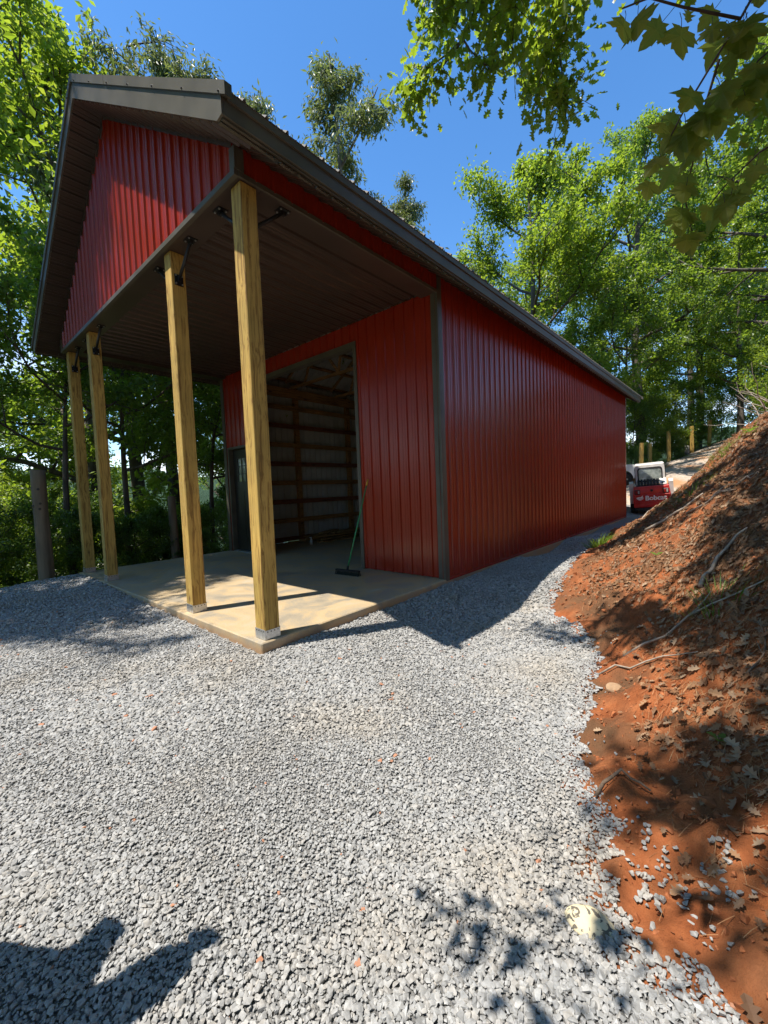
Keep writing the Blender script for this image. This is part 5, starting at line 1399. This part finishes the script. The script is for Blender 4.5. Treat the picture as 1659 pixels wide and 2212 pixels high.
LV = [(3.57,-.72,3.12),(3.65,-.52,3.26),(3.7,-.27,3.37),(3.81,-.4,3.15),(3.89,-.22,3.31),(3.92,-.4,3.09),(3.9,-.17,3.17),(3.72,-.13,3.27),(3.69,-.36,3.07),(3.63,-.19,3.13),(3.59,-.45,2.95),(3.64,-.22,3.04),(3.66,-.01,3.1),(3.78,-.2,3.0),(3.74,-.02,3.05),(3.76,-.19,2.85),(3.66,-.12,2.95),(3.57,-.01,3.01),(3.56,-.28,2.9),(3.64,0,2.93),(3.69,-.17,2.76),(3.71,.04,2.8),(3.74,.27,2.82),(3.71,.04,2.66),(3.82,.24,2.82),(3.87,.01,2.72),(3.91,.13,2.9),(3.95,.3,3.03),(3.85,0,2.86),(3.8,-.15,3.22),(3.95,-.2,2.98),(3.84,-.12,3.1)]
sp = [Vector(a).lerp(Vector(b), t) for s_ in SHOOTS for a, b in zip(s_[:-1], s_[1:]) for t in (0, .25, .5, .75, 1)]
rs = random.Random(12)
def hang_leaf(P, c, size, k):
    d = (Vector(c) - P)
    if d.length < .03: d = Vector((-.03, -.02, -.06))
    ax = (d.normalized() + Vector((rs.uniform(-.25, .1), rs.uniform(-.25, .1), -1.0))).normalized()
    nr = (Vector((-.05, .80, .50)) + Vector((rs.uniform(-1, 1), rs.uniform(-1, 1), rs.uniform(-.6, .6))) * .42)
    sd = ax.cross(nr).normalized(); nr = sd.cross(ax)
    pos = P + ax * size * .5
    o = bpy.data.objects.new('maple_leaf', MLM[k % 6]); COL.objects.link(o); o.parent = mpl
    M = Matrix(((sd.x, ax.x, nr.x, pos.x - B.x), (sd.y, ax.y, nr.y, pos.y - B.y), (sd.z, ax.z, nr.z, pos.z - B.z), (0, 0, 0, 1)))
    o.matrix_local = M @ Matrix.Scale(size, 4)
for k, c in enumerate(LV):
    C_ = Vector(c) + Vector((0, 0, .06)); P_ = min(sp, key=lambda q: (q - C_ - Vector((.02, .02, .05))).length)
    if (P_ - C_).length > .14: P_ = C_ + (P_ - C_).normalized() * .14
    hang_leaf(P_, c, rs.uniform(.085, .125), k)
for k in range(26):
    P_ = rs.choice(sp); hang_leaf(P_, P_ + Vector((rs.uniform(-.07, .05), rs.uniform(-.07, .07), -.09)), rs.uniform(.085, .14), k)
op = [Vector(a).lerp(Vector(b), t) for s_ in OVER for a, b in zip(s_[:-1], s_[1:]) for t in (.2, .6, 1)]
op2 = [Vector(p) for p in ((2.45, -2.25, 3.1), (2.6, -2.28, 3.15), (2.75, -2.3, 3.25), (2.85, -1.9, 3.2), (2.95, -1.95, 3.25), (3.3, -1.75, 3.4), (3.45, -1.75, 3.5))]
for k in range(54):
    P_ = rs.choice(op2) + Vector((rs.gauss(0, .11), rs.gauss(0, .11), rs.uniform(-.05, .08))); hang_leaf(P_, P_ + Vector((rs.uniform(-.2, .2), rs.uniform(-.2, .2), -.05)), rs.uniform(.07, .12), k)
for k in range(64):
    P_ = rs.choice(op); hang_leaf(P_ + Vector((rs.uniform(-.05, .05), rs.uniform(-.05, .05), 0)), P_ + Vector((rs.uniform(-.2, .2), rs.uniform(-.2, .2), -.06)), rs.uniform(.08, .13), k)

# ------------------------------------------------------------------ the person whose shadow falls on the gravel
def skin_mesh(name, joints, edges, mat, parent, level=2):
    me = bpy.data.meshes.new(name); me.from_pydata([j[0] for j in joints], edges, []); o = link(name, me, parent, mat)
    sk_ = o.modifiers.new('skin', 'SKIN'); sk_.use_smooth_shade = True
    for i, j in enumerate(joints):
        r = j[1]; d = me.skin_vertices[0].data[i]; d.radius = (r, r) if not isinstance(r, tuple) else r; d.use_root = (i == 0)
    ss = o.modifiers.new('smooth', 'SUBSURF'); ss.levels = level; ss.render_levels = level
    return o
def person():
    x, y = 1.735, -2.80; p = tag(empty('person', (x, y, gzf(x, y)), math.radians(17)), 'person in a cap and dark shirt holding up a phone, standing on the gravel', 'person')
    J = [((0, 0, .96), .13), ((0, .02, 1.10), .14), ((0, .03, 1.27), .155), ((0, .04, 1.42), .10), ((0, .06, 1.50), .055), ((0, .08, 1.58), .07),
         ((-.10, 0, .92), .10), ((-.12, .02, .50), .065), ((-.13, 0, .10), .05), ((-.13, .14, .045), .042),
         ((.10, 0, .92), .10), ((.12, .03, .50), .065), ((.13, 0, .10), .05), ((.13, .14, .045), .042),
         ((-.21, .05, 1.40), .075), ((-.36, .02, 1.18), .062), ((-.40, .12, .96), .045), ((-.40, .15, .91), .034),
         ((.21, .05, 1.40), .095), ((.36, .13, 1.26), .115), ((.40, .28, 1.41), .10), ((.41, .34, 1.49), .066)]
    E_ = [(0,1),(1,2),(2,3),(3,4),(4,5),(0,6),(6,7),(7,8),(8,9),(0,10),(10,11),(11,12),(12,13),(3,14),(14,15),(15,16),(16,17),(3,18),(18,19),(19,20),(20,21)]
    skin_mesh('body', J, E_, MAT['shirt'], p)
    m = MB(); prof = [(1.52, .05, .0), (1.55, .072, .02), (1.60, .085, .025), (1.66, .095, .015), (1.71, .098, .005), (1.76, .085, .0), (1.79, .045, 0)]
    m.tube([(0, yy, z) for z, r, yy in prof], [r for z, r, yy in prof], 14); m.tube([(0, .10, 1.635), (0, .135, 1.62)], [.018, .014], 8)
    for s in (-1, 1): m.cbox((s * .098 - .012, -.02, 1.61), (s * .098 + .012, .025, 1.675), .008)
    hd_ = m.build('head', MAT['skin_tone'], p); hd_.location = (0, .035, 0)
    m = MB(); pr = [(1.685, .106), (1.74, .108), (1.79, .085), (1.815, .03)]
    m.tube([(0, .0, z) for z, r in pr], [r for z, r in pr], 16); m.prism([(-.08, .08, 1.69), (.08, .08, 1.69), (.07, .19, 1.675), (0, .21, 1.67), (-.07, .19, 1.675)], (0, 0, .008)); cp_ = m.build('cap', MAT['cap_cloth'], p); cp_.location = (0, .035, 0)
    for s in (-1, 1):
        for yy in (.0,): MB().tube([(s * .035, .097, 1.665), (s * .035, .108, 1.665)], [.014, .008], 8).build('eye', MAT['black_steel'], hd_)
    MB().cbox((-.028, .100, 1.575), (.028, .110, 1.585), .003).build('mouth', MAT['lamp_red'], hd_)
    # hands: palm with five fingers
    for (c, d, s) in (((.41, .35, 1.50), Vector((-.02, .15, .95)), 1), ((-.40, .16, .86), Vector((.02, .15, -.95)), -1)):
        c = Vector(c); d = d.normalized(); a = Vector((s, -.2, 0)).normalized(); a = (a - d * a.dot(d)).normalized(); n_ = d.cross(a)
        jt = [(c - d * .04, .03), (c + d * .02, .036)]; ed = [(0, 1)]
        for f_, (off, ln) in enumerate(((-.032, .062), (-.011, .075), (.011, .070), (.032, .055))):
            b = len(jt); jt += [(c + d * .05 + a * off, .013), (c + d * (.05 + ln * .55) + a * off * 1.15 + n_ * .008, .011), (c + d * (.05 + ln) + a * off * 1.2 + n_ * .028, .008)]; ed += [(1, b), (b, b + 1), (b + 1, b + 2)]
        b = len(jt); jt += [(c + a * -.045 + n_ * .01, .014), (c + a * -.062 + d * .04 + n_ * .025, .010)]; ed += [(1, b), (b, b + 1)]
        skin_mesh('hand', jt, ed, MAT['skin_tone'], p, 1)
    m = MB(); m.cbox((.41 - .04, .380, 1.47), (.41 + .04, .389, 1.62), .003); o = m.build('phone', MAT['black_steel'])
    o.matrix_world = Matrix.Translation((x, y, gzf(x, y))) @ Matrix.Rotation(math.radians(17), 4, 'Z'); tag(o, 'black phone held up in the hand of the person in the cap', 'phone')
person()
